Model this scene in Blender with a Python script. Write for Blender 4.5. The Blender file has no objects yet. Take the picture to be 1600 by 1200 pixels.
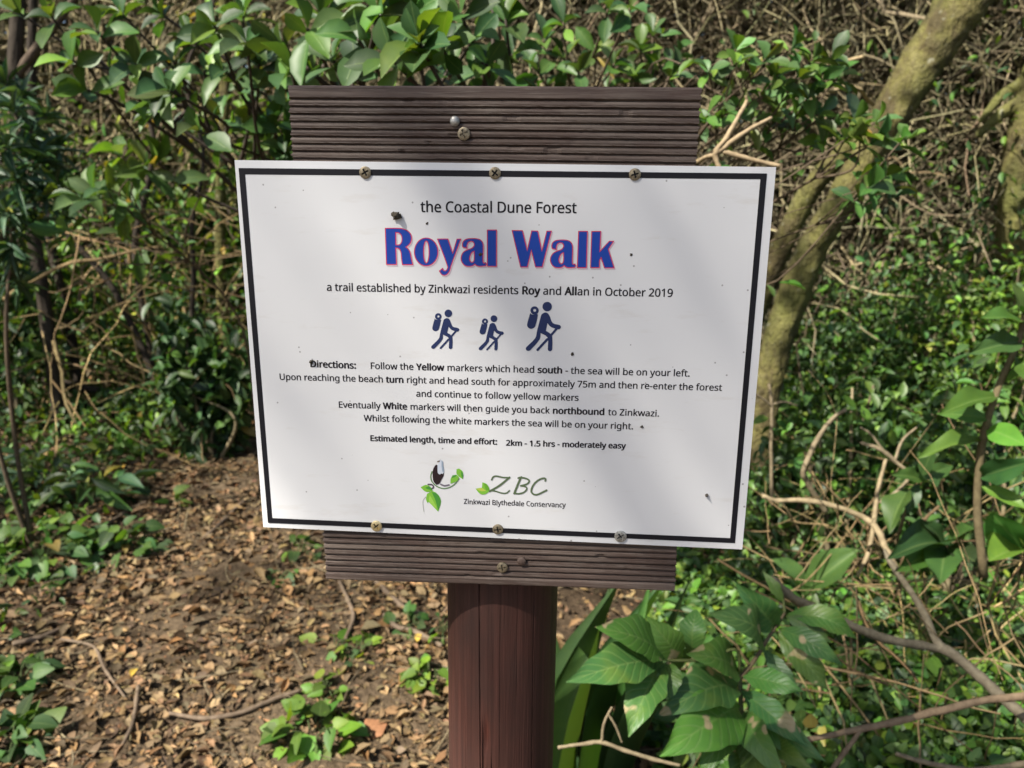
import bpy, math
import numpy as np
from mathutils import Matrix
R_ = math.radians
rng = np.random.default_rng(11)
scene = bpy.context.scene
COL = scene.collection

# ------------------------------------------------------------------ camera
ZTOP = 1.465                                   # height of the panel's top edge
def W(p):                                      # panel frame (x right, y up, z out) -> world
    p = np.asarray(p, float)
    return np.stack([p[..., 0], -p[..., 2], p[..., 1]], -1)
CR = np.array([[0.99672355, 0.0112673, -0.08009498],
               [0.03092047, -0.96811415, 0.24859388],
               [-0.0747401, -0.25025595, -0.96529057]])
FPX = 1205.0
CX, CY, CF = W(CR[0]), W(CR[1]), W(CR[2])
CLOC = W(np.array([0.25698016, -0.014976, 0.58634838])) + np.array([0, 0, ZTOP])
cd = bpy.data.cameras.new('camera')
cam = bpy.data.objects.new('camera', cd); COL.objects.link(cam)
cam.matrix_world = Matrix([[CX[i], -CY[i], -CF[i], CLOC[i]] for i in range(3)] + [[0, 0, 0, 1]])
cd.sensor_width = 36; cd.lens = FPX / 1600 * 36
cd.clip_start = 0.02; cd.clip_end = 500
cd.dof.use_dof = True; cd.dof.focus_distance = 0.605; cd.dof.aperture_fstop = 9.5
scene.camera = cam
# ------------------------------------------------------------------ light
SUN_DIR = np.array([1.0, 1.0, -1.5]); SUN_DIR /= np.linalg.norm(SUN_DIR)   # the way the light travels
elev = math.asin(-SUN_DIR[2]); azim = math.atan2(-SUN_DIR[0], -SUN_DIR[1])   # from +Y, clockwise
wd = bpy.data.worlds.new('World'); scene.world = wd; wd.use_nodes = True
nt = wd.node_tree; bg = nt.nodes['Background']
sky = nt.nodes.new('ShaderNodeTexSky'); sky.sky_type = 'NISHITA'; sky.sun_disc = False
sky.sun_elevation = elev; sky.sun_rotation = azim
nt.links.new(sky.outputs[0], bg.inputs[0]); bg.inputs[1].default_value = 0.07
sky.dust_density = 2.0; sky.ozone_density = .8; sky.air_density = .9
sd = bpy.data.lights.new('sun', 'SUN'); sd.energy = 5.0; sd.angle = R_(0.53); sd.color = (1.0, 0.93, 0.82)
sun = bpy.data.objects.new('sun', sd); COL.objects.link(sun)
from mathutils import Vector
sun.rotation_euler = Vector(SUN_DIR).to_track_quat('-Z', 'Y').to_euler(); sun.location = (-6, -6, 12)
vs = scene.view_settings
vs.view_transform = 'Standard'; vs.look = 'None'; vs.gamma = 1; vs.use_curve_mapping = False
vs.exposure = 1.15
scene.cycles.use_denoising = True
scene.cycles.max_bounces = 8; scene.cycles.diffuse_bounces = 4; scene.cycles.transparent_max_bounces = 8

# ------------------------------------------------------------------ helpers
def ray(u, v):
    return CF + CX * ((u - 800) / FPX) + CY * ((v - 600) / FPX)
def at(u, v, D):                               # point on the line of sight at horizontal depth D from the camera
    d = ray(u, v); return CLOC + d * (D / d[1])
def on_plane(u, v, y):                         # point at world y
    d = ray(u, v); return CLOC + d * ((y - CLOC[1]) / d[1])
def gz(x, y):
    x = np.asarray(x, float); y = np.asarray(y, float)
    b = .03 * np.sin(1.1 * x + .6) * np.cos(.9 * y + .3) + .015 * np.sin(2.9 * x - 1.7 * y)
    return b + .05 * np.clip(np.abs(x + .7) - 1.2, 0, 3) * .6 + .02 * np.clip(y - 3, 0, 40)
def G(u, v):                                   # where the line of sight meets the ground
    d = ray(u, v); t = -CLOC[2] / d[2]
    for _ in range(12):
        p = CLOC + d * t; t += (gz(p[0], p[1]) - p[2]) / d[2] * .8
    p = CLOC + d * t; return np.array([p[0], p[1], float(gz(p[0], p[1]))])
def nrm(a):
    a = np.asarray(a, float); return a / np.maximum(np.linalg.norm(a, axis=-1, keepdims=True), 1e-9)
def rvec(n): return nrm(rng.normal(size=(n, 3)))
def srgb(r, g, b):
    c = np.array([r, g, b], float) / 255; return np.where(c <= .04045, c / 12.92, ((c + .055) / 1.055) ** 2.4)

class MB:
    def __init__(s): s.V = []; s.Q = []; s.T = []; s.C = []; s.U = []; s.n = 0; s.QM = []; s.TM = []
    def add(s, v, quads=None, tris=None, col=(1, 1, 1), uv=None, mi=0):
        v = np.asarray(v, float).reshape(-1, 3); k = len(v)
        col = np.asarray(col, float)
        s.C.append(np.broadcast_to(col, (k, 3)) if col.ndim == 1 else col)
        s.U.append(np.zeros((k, 2)) if uv is None else uv)
        if quads is not None and len(quads): s.Q.append(np.asarray(quads) + s.n); s.QM.append(np.full(len(quads), mi))
        if tris is not None and len(tris): s.T.append(np.asarray(tris) + s.n); s.TM.append(np.full(len(tris), mi))
        s.V.append(v); s.n += k
    def build(s, name, mats, parent=None, smooth=True, origin=None):
        me = bpy.data.meshes.new(name)
        V = np.concatenate(s.V)
        if origin is not None: V = V - np.asarray(origin)
        Q = np.concatenate(s.Q) if s.Q else np.zeros((0, 4), int); T = np.concatenate(s.T) if s.T else np.zeros((0, 3), int)
        me.vertices.add(len(V)); me.vertices.foreach_set('co', V.astype(np.float32).ravel())
        loops = np.concatenate([Q.ravel(), T.ravel()]).astype(np.int32)
        me.loops.add(len(loops)); me.loops.foreach_set('vertex_index', loops)
        me.polygons.add(len(Q) + len(T))
        ls = np.concatenate([np.arange(len(Q)) * 4, len(Q) * 4 + np.arange(len(T)) * 3]).astype(np.int32)
        me.polygons.foreach_set('loop_start', ls)
        me.update(calc_edges=True)
        me.polygons.foreach_set('use_smooth', np.full(len(Q) + len(T), smooth))
        if s.QM or s.TM: me.polygons.foreach_set('material_index', np.concatenate(s.QM + s.TM).astype(np.int32))
        c = me.attributes.new('Col', 'FLOAT_COLOR', 'POINT')
        cc = np.concatenate(s.C); c.data.foreach_set('color', np.c_[cc, np.ones(len(cc))].astype(np.float32).ravel())
        a = me.attributes.new('luv', 'FLOAT2', 'POINT'); a.data.foreach_set('vector', np.concatenate(s.U).astype(np.float32).ravel())
        for m in (mats if isinstance(mats, (list, tuple)) else [mats]): me.materials.append(m)
        me.validate()
        o = bpy.data.objects.new(name, me); COL.objects.link(o)
        if parent is not None: o.parent = parent
        if origin is not None and parent is None: o.location = origin
        return o

def tag(o, label=None, cat=None, group=None, kind=None):
    if label: o['label'] = label
    if cat: o['category'] = cat
    if group: o['group'] = group
    if kind: o['kind'] = kind
    return o
def thing(name, label, cat, loc=(0, 0, 0), group=None):
    o = bpy.data.objects.new(name, None); COL.objects.link(o); o.location = loc; o.empty_display_size = .1
    return tag(o, label, cat, group)

def spline(P, n):                              # Catmull-Rom through P
    P = np.asarray(P, float)
    if len(P) < 3: t = np.linspace(0, 1, n)[:, None]; return P[0] + (P[-1] - P[0]) * t
    Q = np.vstack([2 * P[0] - P[1], P, 2 * P[-1] - P[-2]])
    t = np.linspace(0, len(P) - 1 - 1e-6, n); i = t.astype(int); f = (t - i)[:, None]
    a, b, c, d = Q[i], Q[i + 1], Q[i + 2], Q[i + 3]
    return .5 * (2 * b + (c - a) * f + (2 * a - 5 * b + 4 * c - d) * f ** 2 + (3 * b - a - 3 * c + d) * f ** 3)
def tube(mb, P, r, sides=7, n=None, col=(.2, .15, .1), rough=0.0, cap=True):
    P = np.asarray(P, float); m = len(P); n = n or max(2, (m - 1) * 5 + 1)
    C = spline(P, n) if m > 2 or n > 2 else P
    n = len(C)
    r = np.interp(np.linspace(0, 1, n), np.linspace(0, 1, np.size(r)) if np.size(r) > 1 else [0, 1], r if np.size(r) > 1 else [r, r])
    t = nrm(np.gradient(C, axis=0)); ref = np.array([.31, .2, .93]) if abs(t[n // 2, 2]) < .8 else np.array([.9, .4, .1])
    a = nrm(np.cross(t, ref)); b = np.cross(t, a)
    th = np.linspace(0, 2 * np.pi, sides, endpoint=False)
    rr = r[:, None] * np.ones(sides)
    if rough: 
        ns = rng.normal(size=(n, sides)) * rough; ns[1:-1] = (ns[:-2] + ns[1:-1] + ns[2:]) / 2.2; rr = rr * (1 + ns)
    V = C[:, None] + rr[..., None] * (a[:, None] * np.cos(th)[None, :, None] + b[:, None] * np.sin(th)[None, :, None])
    i = np.arange(n - 1)[:, None] * sides; j = np.arange(sides)[None]
    k = (j + 1) % sides
    q = np.stack([i + j, i + k, i + sides + k, i + sides + j], -1).reshape(-1, 4)
    v = V.reshape(-1, 3); tr = []
    if cap:
        v = np.vstack([v, C[-1] + t[-1] * r[-1] * .5, C[0] - t[0] * r[0] * .3]); e = (n - 1) * sides
        tr = [[e + x, e + (x + 1) % sides, n * sides] for x in range(sides)] + [[(x + 1) % sides, x, n * sides + 1] for x in range(sides)]
    mb.add(v, q, tr, col)
    return C

def leaf_tpl(ny, nx, shape, fold=.25, curl=.12, wave=0.0, serr=0.0):
    t = np.linspace(0, 1, ny + 1); s = np.linspace(-1, 1, 2 * nx + 1)
    Tt, S = np.meshgrid(t, s, indexing='ij')
    w = shape(t)[:, None] * np.ones_like(S)
    if serr: w = w * (1 + serr * np.sin(Tt * 2 * np.pi * ny / 2.0))
    x = S * w * .5; y = Tt; z = fold * np.abs(x) - curl * Tt ** 2 + wave * np.sin(Tt * 14 + S * 1.3) * np.abs(S) ** 2 * .5
    V = np.stack([x, y, z], -1).reshape(-1, 3); U = np.stack([S, Tt], -1).reshape(-1, 2)
    c = 2 * nx + 1; i = np.arange(ny)[:, None] * c; j = np.arange(2 * nx)[None]
    q = np.stack([i + j, i + j + 1, i + c + j + 1, i + c + j], -1).reshape(-1, 4)
    return V, U, q
def ell(t): return .03 + .97 * np.sin(np.pi * np.clip(t, 0, 1)) ** .8          # ellipse
def lance(t): return .02 + .98 * np.sin(np.pi * t ** .92) ** 1.15
def obov(t): return .06 + .94 * np.sin(np.pi * np.clip(t, 0, 1) ** 1.5) ** .75
def heart(t): return .1 + .9 * np.sin(np.pi * np.clip(t * .93 + .07, 0, 1) ** .62) ** .9
def strap(t): return np.minimum(1, .75 + .6 * t) * np.minimum(1, (1 - t) * 3.5 + .03)
TPL = {
    'obov': leaf_tpl(5, 1, obov, .3, .14), 'ell': leaf_tpl(4, 1, ell, .3, .15), 'lance': leaf_tpl(4, 1, lance, .25, .2),
    'tiny': leaf_tpl(2, 1, lambda t: np.array([.06, 1, .05]), .25, .1), 'heart': leaf_tpl(4, 1, heart, .2, .12),
    'big': leaf_tpl(18, 4, lance, .22, .2, .05), 'bigobov': leaf_tpl(14, 3, obov, .25, .18, .03),
    'strap': leaf_tpl(10, 1, strap, .35, .25), 'litter': leaf_tpl(3, 1, lambda t: np.array([.08, .95, .8, .05]), .55, -.12),
    'litter2': leaf_tpl(3, 1, lambda t: np.array([.1, .8, 1, .06]), -.5, .25),
}
def leaves(mb, tpl, base, d, nv, L, wr, col, droop=0.0):
    V, U, q = TPL[tpl] if isinstance(tpl, str) else tpl
    base = np.atleast_2d(base); n = len(base); d = nrm(np.broadcast_to(d, (n, 3))); nv = np.broadcast_to(nv, (n, 3))
    s = nrm(np.cross(d, nv) + 1e-6); nn = np.cross(s, d)
    L = np.broadcast_to(L, (n,)); wr = np.broadcast_to(wr, (n,)); dr = np.broadcast_to(droop, (n,))
    k = len(V)
    zs = rng.uniform(.4, 1.6, n)[:, None]
    P = base[:, None] + L[:, None, None] * (s[:, None] * (V[None, :, 0, None] * wr[:, None, None]) + d[:, None] * V[None, :, 1, None]
        + nn[:, None] * (V[None, :, 2] * zs)[..., None])
    P[..., 2] -= (dr * L)[:, None] * V[None, :, 1] ** 2
    col = np.broadcast_to(col, (n, 3))
    Q = q[None] + (np.arange(n) * k)[:, None, None]
    mb.add(P.reshape(-1, 3), Q.reshape(-1, 4), None, np.repeat(col, k, 0), np.tile(U, (n, 1)))
def pick(cols, n, var=.25):
    cols = np.asarray(cols, float); c = cols[rng.integers(0, len(cols), n)]
    c = np.where(rng.uniform(size=(n, 1)) < .008, np.array([.22, .2, .05]), c) if n > 2 and cols[0][1] > cols[0][0] * 1.5 else c   # the odd yellowing leaf
    return np.clip(c * rng.lognormal(0, var, (n, 1)) * rng.lognormal(0, .1 if cols[0][1] > cols[0][0] else .04, (n, 3)), .003, .9)
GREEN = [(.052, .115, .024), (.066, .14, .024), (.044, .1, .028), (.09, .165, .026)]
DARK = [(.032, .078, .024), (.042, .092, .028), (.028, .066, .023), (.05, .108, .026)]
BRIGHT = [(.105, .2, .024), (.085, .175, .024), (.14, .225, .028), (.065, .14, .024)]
YEL = [(.2, .22, .03), (.26, .22, .05), (.16, .2, .03)]
BLUEG = [(.045, .1, .055), (.06, .125, .065), (.04, .085, .045)]
BROWN = [(.22, .155, .088), (.15, .105, .06), (.28, .205, .115), (.1, .07, .042), (.19, .15, .095), (.24, .19, .11), (.13, .105, .07), (.24, .15, .075)]
TWIG = [(.235, .195, .12), (.3, .25, .15), (.155, .128, .08), (.205, .17, .108), (.12, .095, .06)]

# ------------------------------------------------------------------ materials
def mat(name):
    m = bpy.data.materials.new(name); m.use_nodes = True
    t = m.node_tree; return m, t, t.nodes, t.links, t.nodes['Principled BSDF']
def N(nodes, kind, **k):
    n = nodes.new(kind)
    for a, b in k.items(): setattr(n, a, b)
    return n
def mth(nodes, links, op, a, b=None, c=None, clamp=False):
    n = nodes.new('ShaderNodeMath'); n.operation = op; n.use_clamp = clamp
    for i, x in enumerate((a, b, c)):
        if x is None: continue
        if isinstance(x, (int, float)): n.inputs[i].default_value = x
        else: links.new(x, n.inputs[i])
    return n.outputs[0]
def mixc(nodes, links, f, a, b, bt='MIX'):
    n = nodes.new('ShaderNodeMix'); n.data_type = 'RGBA'; n.blend_type = bt
    for s, x in ((n.inputs[0], f), (n.inputs[6], a), (n.inputs[7], b)):
        if isinstance(x, (int, float)): s.default_value = x
        elif isinstance(x, (tuple, list, np.ndarray)): s.default_value = (*[float(q) for q in x[:3]], 1)
        else: links.new(x, s)
    return n.outputs[2]
def noise(nodes, links, vec, scale, detail=3, rough=.55):
    n = nodes.new('ShaderNodeTexNoise'); n.inputs['Scale'].default_value = scale; n.inputs['Detail'].default_value = detail
    n.inputs['Roughness'].default_value = rough
    if vec is not None: links.new(vec, n.inputs['Vector'])
    return n.outputs[0]
def ramp(nodes, links, f, stops):
    n = nodes.new('ShaderNodeValToRGB'); e = n.color_ramp.elements
    while len(e) < len(stops): e.new(.5)
    for x, (p, c) in zip(e, stops):
        x.position = p; x.color = (*c, 1) if np.size(c) == 3 else (c, c, c, 1)
    links.new(f, n.inputs[0]); return n.outputs[0]
def mapping(nodes, links, scale, coord='Object'):
    tc = nodes.new('ShaderNodeTexCoord'); mp = nodes.new('ShaderNodeMapping'); mp.inputs['Scale'].default_value = scale
    links.new(tc.outputs[coord], mp.inputs[0]); return mp.outputs[0]
def bump(nodes, links, h, s, dist, bs):
    b = nodes.new('ShaderNodeBump'); b.inputs['Strength'].default_value = s; b.inputs['Distance'].default_value = dist
    links.new(h, b.inputs['Height']); links.new(b.outputs[0], bs.inputs['Normal']); return b

def leaf_mat(name, rough=.42, trans=.3, veins=0.0, blotch=0.0):
    m, t, n, l, bs = mat(name)
    at_ = N(n, 'ShaderNodeAttribute', attribute_name='Col'); uv = N(n, 'ShaderNodeAttribute', attribute_name='luv')
    sp = n.new('ShaderNodeSeparateXYZ'); l.new(uv.outputs['Vector'], sp.inputs[0])
    au = mth(n, l, 'ABSOLUTE', sp.outputs[0])
    rib = mth(n, l, 'SUBTRACT', 1.0, mth(n, l, 'MULTIPLY', au, 12.0), clamp=True)
    vec = mapping(n, l, (1, 1, 1))
    nz = noise(n, l, vec, 55, 3)
    c = mixc(n, l, mth(n, l, 'MULTIPLY', mth(n, l, 'SUBTRACT', nz, .35, clamp=True), 1.2), at_.outputs[0], mixc(n, l, 1.0, at_.outputs[0], (1.45, 1.25, .9), 'MULTIPLY'))
    c = mixc(n, l, mth(n, l, 'MULTIPLY', rib, .45), c, mixc(n, l, .5, c, (.30, .40, .14)))
    h = rib
    if veins:
        w = mth(n, l, 'SUBTRACT', mth(n, l, 'MULTIPLY', sp.outputs[1], 62.0), mth(n, l, 'MULTIPLY', au, 13.0))
        w = mth(n, l, 'POWER', mth(n, l, 'MULTIPLY_ADD', mth(n, l, 'SINE', w), .5, .5), 9.0)
        c = mixc(n, l, mth(n, l, 'MULTIPLY', w, veins), c, (.16, .26, .08))
        h = mth(n, l, 'SUBTRACT', 0.0, mth(n, l, 'ADD', w, rib))
    if blotch:
        b = noise(n, l, vec, 17, 2)
        bm = ramp(n, l, b, [(.63, 0.0), (.66, 1.0)])
        c = mixc(n, l, mth(n, l, 'MULTIPLY', bm, blotch), c, (.42, .33, .2))
        b2 = ramp(n, l, noise(n, l, vec, 9, 3), [(.58, 0.0), (.72, 1.0)])
        c = mixc(n, l, mth(n, l, 'MULTIPLY', b2, .45), c, (.17, .22, .03))
    l.new(c, bs.inputs['Base Color']); bs.inputs['Roughness'].default_value = rough
    bs.inputs['Specular IOR Level'].default_value = .45
    bump(n, l, h, .35 if veins else .2, .002, bs)
    tr = n.new('ShaderNodeBsdfTranslucent'); l.new(mixc(n, l, 1.0, c, (1.9, 1.7, .55), 'MULTIPLY'), tr.inputs[0])
    mx = n.new('ShaderNodeMixShader'); mx.inputs[0].default_value = trans
    l.new(bs.outputs[0], mx.inputs[1]); l.new(tr.outputs[0], mx.inputs[2]); l.new(mx.outputs[0], n['Material Output'].inputs[0])
    return m
M = {}
M['leaf'] = leaf_mat('glossy_leaf', .48, .28)
M['soft'] = leaf_mat('soft_leaf', .55, .35)
M['bigleaf'] = leaf_mat('veined_leaf', .42, .22, .35, .85)
def attr_mat(name, rough=.8, sc=40, amt=.5, bs_=.5, bd=.003, stretch=(1, 1, 1)):
    m, t, n, l, bs = mat(name)
    a = N(n, 'ShaderNodeAttribute', attribute_name='Col'); v = mapping(n, l, stretch)
    nz = noise(n, l, v, sc, 4, .6)
    c = mixc(n, l, ramp(n, l, nz, [(.3, 1.0), (.72, 0.0)]), a.outputs[0], mixc(n, l, amt, a.outputs[0], (.25, .22, .2), 'MULTIPLY'))
    l.new(c, bs.inputs['Base Color']); bs.inputs['Roughness'].default_value = rough; bs.inputs['Specular IOR Level'].default_value = .25
    bump(n, l, nz, bs_, bd, bs); return m
M['twig'] = attr_mat('dry_twig', .75, 60, .6)
M['litter'] = attr_mat('dead_leaf', .7, 90, .5)
def bark_mat():
    m, t, n, l, bs = mat('lichen_bark')
    v = mapping(n, l, (1, 1, .6)); a = noise(n, l, v, 9, 5, .65); b = noise(n, l, v, 45, 4, .6); c3 = noise(n, l, v, 4, 3, .5)
    c = ramp(n, l, a, [(.3, (.03, .026, .014)), (.43, (.075, .06, .026)), (.55, (.13, .12, .038)), (.66, (.18, .165, .065)), (.78, (.10, .09, .07))])
    c = mixc(n, l, ramp(n, l, b, [(.4, 0.0), (.7, .7)]), c, (.09, .075, .04))
    c = mixc(n, l, ramp(n, l, c3, [(.45, 0.0), (.62, .5)]), c, (.10, .12, .03))
    sp = ramp(n, l, noise(n, l, v, 30, 2), [(.67, 0.0), (.72, .5)]); c = mixc(n, l, sp, c, (.3, .3, .22))
    l.new(c, bs.inputs['Base Color']); bs.inputs['Roughness'].default_value = .85; bs.inputs['Specular IOR Level'].default_value = .2
    bump(n, l, mth(n, l, 'ADD', a, b), 1.0, .025, bs); return m
M['bark'] = bark_mat()
M['darkbark'] = attr_mat('dark_bark', .85, 25, .7, .7, .01, (1, 1, .35))
def ground_mat(name, c0, c1, c2):
    m, t, n, l, bs = mat(name); v = mapping(n, l, (1, 1, 1))
    a = noise(n, l, v, 3, 6, .65); b = noise(n, l, v, 38, 5, .7)
    c = ramp(n, l, a, [(.3, c0), (.5, c1), (.7, c2)])
    c = mixc(n, l, ramp(n, l, b, [(.35, .75), (.65, 0.0)]), c, tuple(.4 * x for x in c0))
    l.new(c, bs.inputs['Base Color']); bs.inputs['Roughness'].default_value = .95; bs.inputs['Specular IOR Level'].default_value = .15
    bump(n, l, b, .9, .02, bs); return m
M['soil'] = ground_mat('forest_soil', (.05, .034, .021), (.085, .06, .037), (.13, .09, .056))
M['path'] = ground_mat('trodden_soil', (.09, .064, .04), (.15, .108, .068), (.2, .148, .092))
def board_mat():
    m, t, n, l, bs = mat('weathered_decking'); v = mapping(n, l, (6, 120, 260)); v2 = mapping(n, l, (1, 1, 1))
    a = noise(n, l, v, 1.0, 5, .65); b = noise(n, l, v2, 22, 4, .6); f = noise(n, l, mapping(n, l, (30, 900, 900)), 1.0, 3, .6)
    c = ramp(n, l, a, [(.25, (.03, .02, .017)), (.45, (.07, .05, .042)), (.62, (.12, .092, .077)), (.8, (.21, .175, .15))])
    c = mixc(n, l, ramp(n, l, b, [(.4, 0.0), (.7, .6)]), c, (.075, .045, .035))
    c = mixc(n, l, ramp(n, l, noise(n, l, mapping(n, l, (9, 9, 60)), 1.0, 4, .7), [(.5, 0.0), (.68, .55)]), c, (.17, .14, .115))
    c = mixc(n, l, ramp(n, l, f, [(.55, 0.0), (.75, .35)]), c, (.26, .22, .19))
    l.new(c, bs.inputs['Base Color']); bs.inputs['Roughness'].default_value = .62; bs.inputs['Specular IOR Level'].default_value = .35
    bump(n, l, mth(n, l, 'ADD', a, f), .5, .0006, bs); return m
M['board'] = board_mat()
def post_mat():
    m, t, n, l, bs = mat('stained_post'); v = mapping(n, l, (160, 160, 3.5)); v2 = mapping(n, l, (1, 1, .35))
    a = noise(n, l, v, 1.0, 5, .65); b = noise(n, l, v2, 26, 4, .6); cc = noise(n, l, mapping(n, l, (420, 420, 14)), 1.0, 3)
    c = ramp(n, l, a, [(.25, (.028, .011, .009)), (.45, (.054, .021, .016)), (.62, (.076, .03, .023)), (.8, (.11, .053, .04))])
    c = mixc(n, l, ramp(n, l, b, [(.42, 0.0), (.72, .7)]), c, (.036, .021, .018))
    A = N(n, 'ShaderNodeAttribute', attribute_name='Col')
    c = mixc(n, l, 1.0, c, A.outputs[0], 'MULTIPLY')
    l.new(c, bs.inputs['Base Color']); bs.inputs['Roughness'].default_value = .6; bs.inputs['Specular IOR Level'].default_value = .35
    bump(n, l, mth(n, l, 'ADD', a, cc), .55, .0012, bs); return m
M['post'] = post_mat()
def panel_mat():
    m, t, n, l, bs = mat('white_plastic_sheet'); v = mapping(n, l, (1, 1, 1))
    c = mixc(n, l, noise(n, l, v, 9, 3), (.675, .69, .71), (.72, .73, .74))
    vo = N(n, 'ShaderNodeTexVoronoi'); vo.inputs['Scale'].default_value = 95; l.new(v, vo.inputs[0])
    sp = n.new('ShaderNodeSeparateColor'); l.new(vo.outputs['Color'], sp.inputs[0])
    size = mth(n, l, 'MULTIPLY', mth(n, l, 'POWER', sp.outputs[1], 4.0), .11)
    spot = mth(n, l, 'MULTIPLY', mth(n, l, 'LESS_THAN', vo.outputs['Distance'], size), mth(n, l, 'GREATER_THAN', sp.outputs[0], .6))
    c = mixc(n, l, mth(n, l, 'MULTIPLY', spot, .65), c, (.16, .15, .15))
    st = ramp(n, l, noise(n, l, mapping(n, l, (14, 1, 60)), 1.0, 4, .7), [(.58, 0.0), (.8, .4)])
    c = mixc(n, l, st, c, (.5, .46, .4))
    l.new(c, bs.inputs['Base Color']); bs.inputs['Roughness'].default_value = .32; bs.inputs['Specular IOR Level'].default_value = .5
    bump(n, l, noise(n, l, v, 12, 2), .12, .004, bs); return m
M['panel'] = panel_mat()
def ink_mat():
    m, t, n, l, bs = mat('printed_ink'); a = N(n, 'ShaderNodeAttribute', attribute_name='Col')
    l.new(a.outputs[0], bs.inputs['Base Color']); bs.inputs['Roughness'].default_value = .5; bs.inputs['Specular IOR Level'].default_value = .25; return m
M['ink'] = ink_mat()
def metal_mat(name, c0, c1, met, rough):
    m, t, n, l, bs = mat(name); v = mapping(n, l, (1, 1, 1)); a = noise(n, l, v, 420, 4, .65)
    l.new(mixc(n, l, ramp(n, l, a, [(.35, 0.0), (.65, 1.0)]), c0, c1), bs.inputs['Base Color'])
    bs.inputs['Metallic'].default_value = met; bs.inputs['Roughness'].default_value = rough
    bump(n, l, a, .5, .0004, bs); return m
M['screw'] = metal_mat('tarnished_brass', (.16, .13, .085), (.34, .29, .2), .6, .5)
M['brass'] = metal_mat('clean_brass', (.62, .5, .26), (.75, .64, .38), .7, .38)
M['zinc'] = metal_mat('pale_zinc', (.24, .24, .22), (.5, .5, .47), .6, .45)
M['mud'] = metal_mat('dried_mud', (.03, .025, .02), (.12, .1, .07), 0, .9)

# ------------------------------------------------------------------ the setting: ground and path
def grid_surface(xs, ys, dz=0.0, mask=None):
    X, Y = np.meshgrid(xs, ys, indexing='ij'); Z = gz(X, Y) + dz
    nz_ = .012 * np.sin(X * 9.1 + 2 * np.sin(Y * 5.3)) * np.sin(Y * 8.3 + X * 2.1); Z = Z + nz_
    nx, ny = len(xs), len(ys); i = np.arange(nx - 1)[:, None] * ny; j = np.arange(ny - 1)[None]
    q = np.stack([i + j, i + ny + j, i + ny + j + 1, i + j + 1], -1).reshape(-1, 4)
    return np.stack([X, Y, Z], -1).reshape(-1, 3), q
sx = np.sinh(np.linspace(-3.2, 3.2, 161)) * 5.0
mb = MB(); v, q = grid_surface(sx, sx + 2.0); mb.add(v, q)
tag(mb.build('ground', M['soil']), 'dark forest floor under leaves and undergrowth', 'ground', kind='structure')
# path: a strip that runs from under the sign away to the left
PC = np.array([[0, -3.5], [-.35, .3], [-.6, 1.05], [-.78, 1.5], [-.95, 2.0], [-1.2, 2.54], [-1.45, 3.3], [-1.2, 4.4], [-.3, 6.0], [.4, 8.0]])
pw = np.array([.75, .7, .62, .58, .48, .36, .28, .3, .3, .3])
c_ = spline(PC, 90); w_ = np.interp(np.linspace(0, 1, 90), np.linspace(0, 1, 10), pw)
def path_dist(x, y):                           # signed: >0 outside the path
    P = np.stack([np.asarray(x, float).ravel(), np.asarray(y, float).ravel()], -1)
    d = np.linalg.norm(P[:, None] - c_[None], axis=2); k = d.argmin(1)
    return (d[np.arange(len(P)), k] - w_[k])
tn = nrm(np.gradient(c_, axis=0)); sd_ = np.stack([tn[:, 1], -tn[:, 0]], -1)
s_ = np.linspace(-1, 1, 25)
edge = 1 + .12 * np.sin(np.arange(90) * .9)[:, None] * np.sign(s_)[None]
XY = c_[:, None] + sd_[:, None] * (s_[None, :, None] * (w_[:, None] * edge)[..., None])
X, Y = XY[..., 0], XY[..., 1]
nzp = .012 * np.sin(X * 9.1 + 2 * np.sin(Y * 5.3)) * np.sin(Y * 8.3 + X * 2.1)
Z = gz(X, Y) + nzp + .012 - .03 * np.abs(s_)[None] ** 6
i = np.arange(89)[:, None] * 25; j = np.arange(24)[None]
mb = MB(); mb.add(np.stack([X, Y, Z], -1), np.stack([i + j, i + j + 1, i + 26 + j, i + 25 + j], -1).reshape(-1, 4)[:, ::-1])
tag(mb.build('path', M['path']), 'trodden earth trail covered in dead leaves', 'path', kind='structure')

# ------------------------------------------------------------------ the sign
PT = .003                                      # panel thickness; its front lies in the plane y = 0
sign = thing('information_sign', 'white trail notice on grooved dark boards fixed to a brown wooden post', 'sign', (.2, .075, float(gz(.2, .07))))
SO = np.array(sign.location)
def sbuild(mb, name, m, parent=None, smooth=True):
    o = mb.build(name, m, None, smooth)
    o.data.transform(Matrix.Translation(-Vector(SO))); o.parent = sign if parent is None else parent; return o
def ppt(u, v, y=0.0): return on_plane(u, v, y)

# post, with drying cracks and a gouge
mb = MB(); na, nh = 1000, 150
th = np.linspace(0, 2 * np.pi, na, endpoint=False); hz = np.linspace(-.3, 1.50, nh)
TH, H = np.meshgrid(th, hz)
pr = .0532; pcx, pcy = .1985, .0235 + pr
rad = pr * (1 + .006 * np.sin(3 * TH + H * 2) + .004 * np.sin(7 * TH - H * 5)) * (1 - .012 * H)
colp = np.ones(TH.shape)
front = -np.pi / 2
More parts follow.
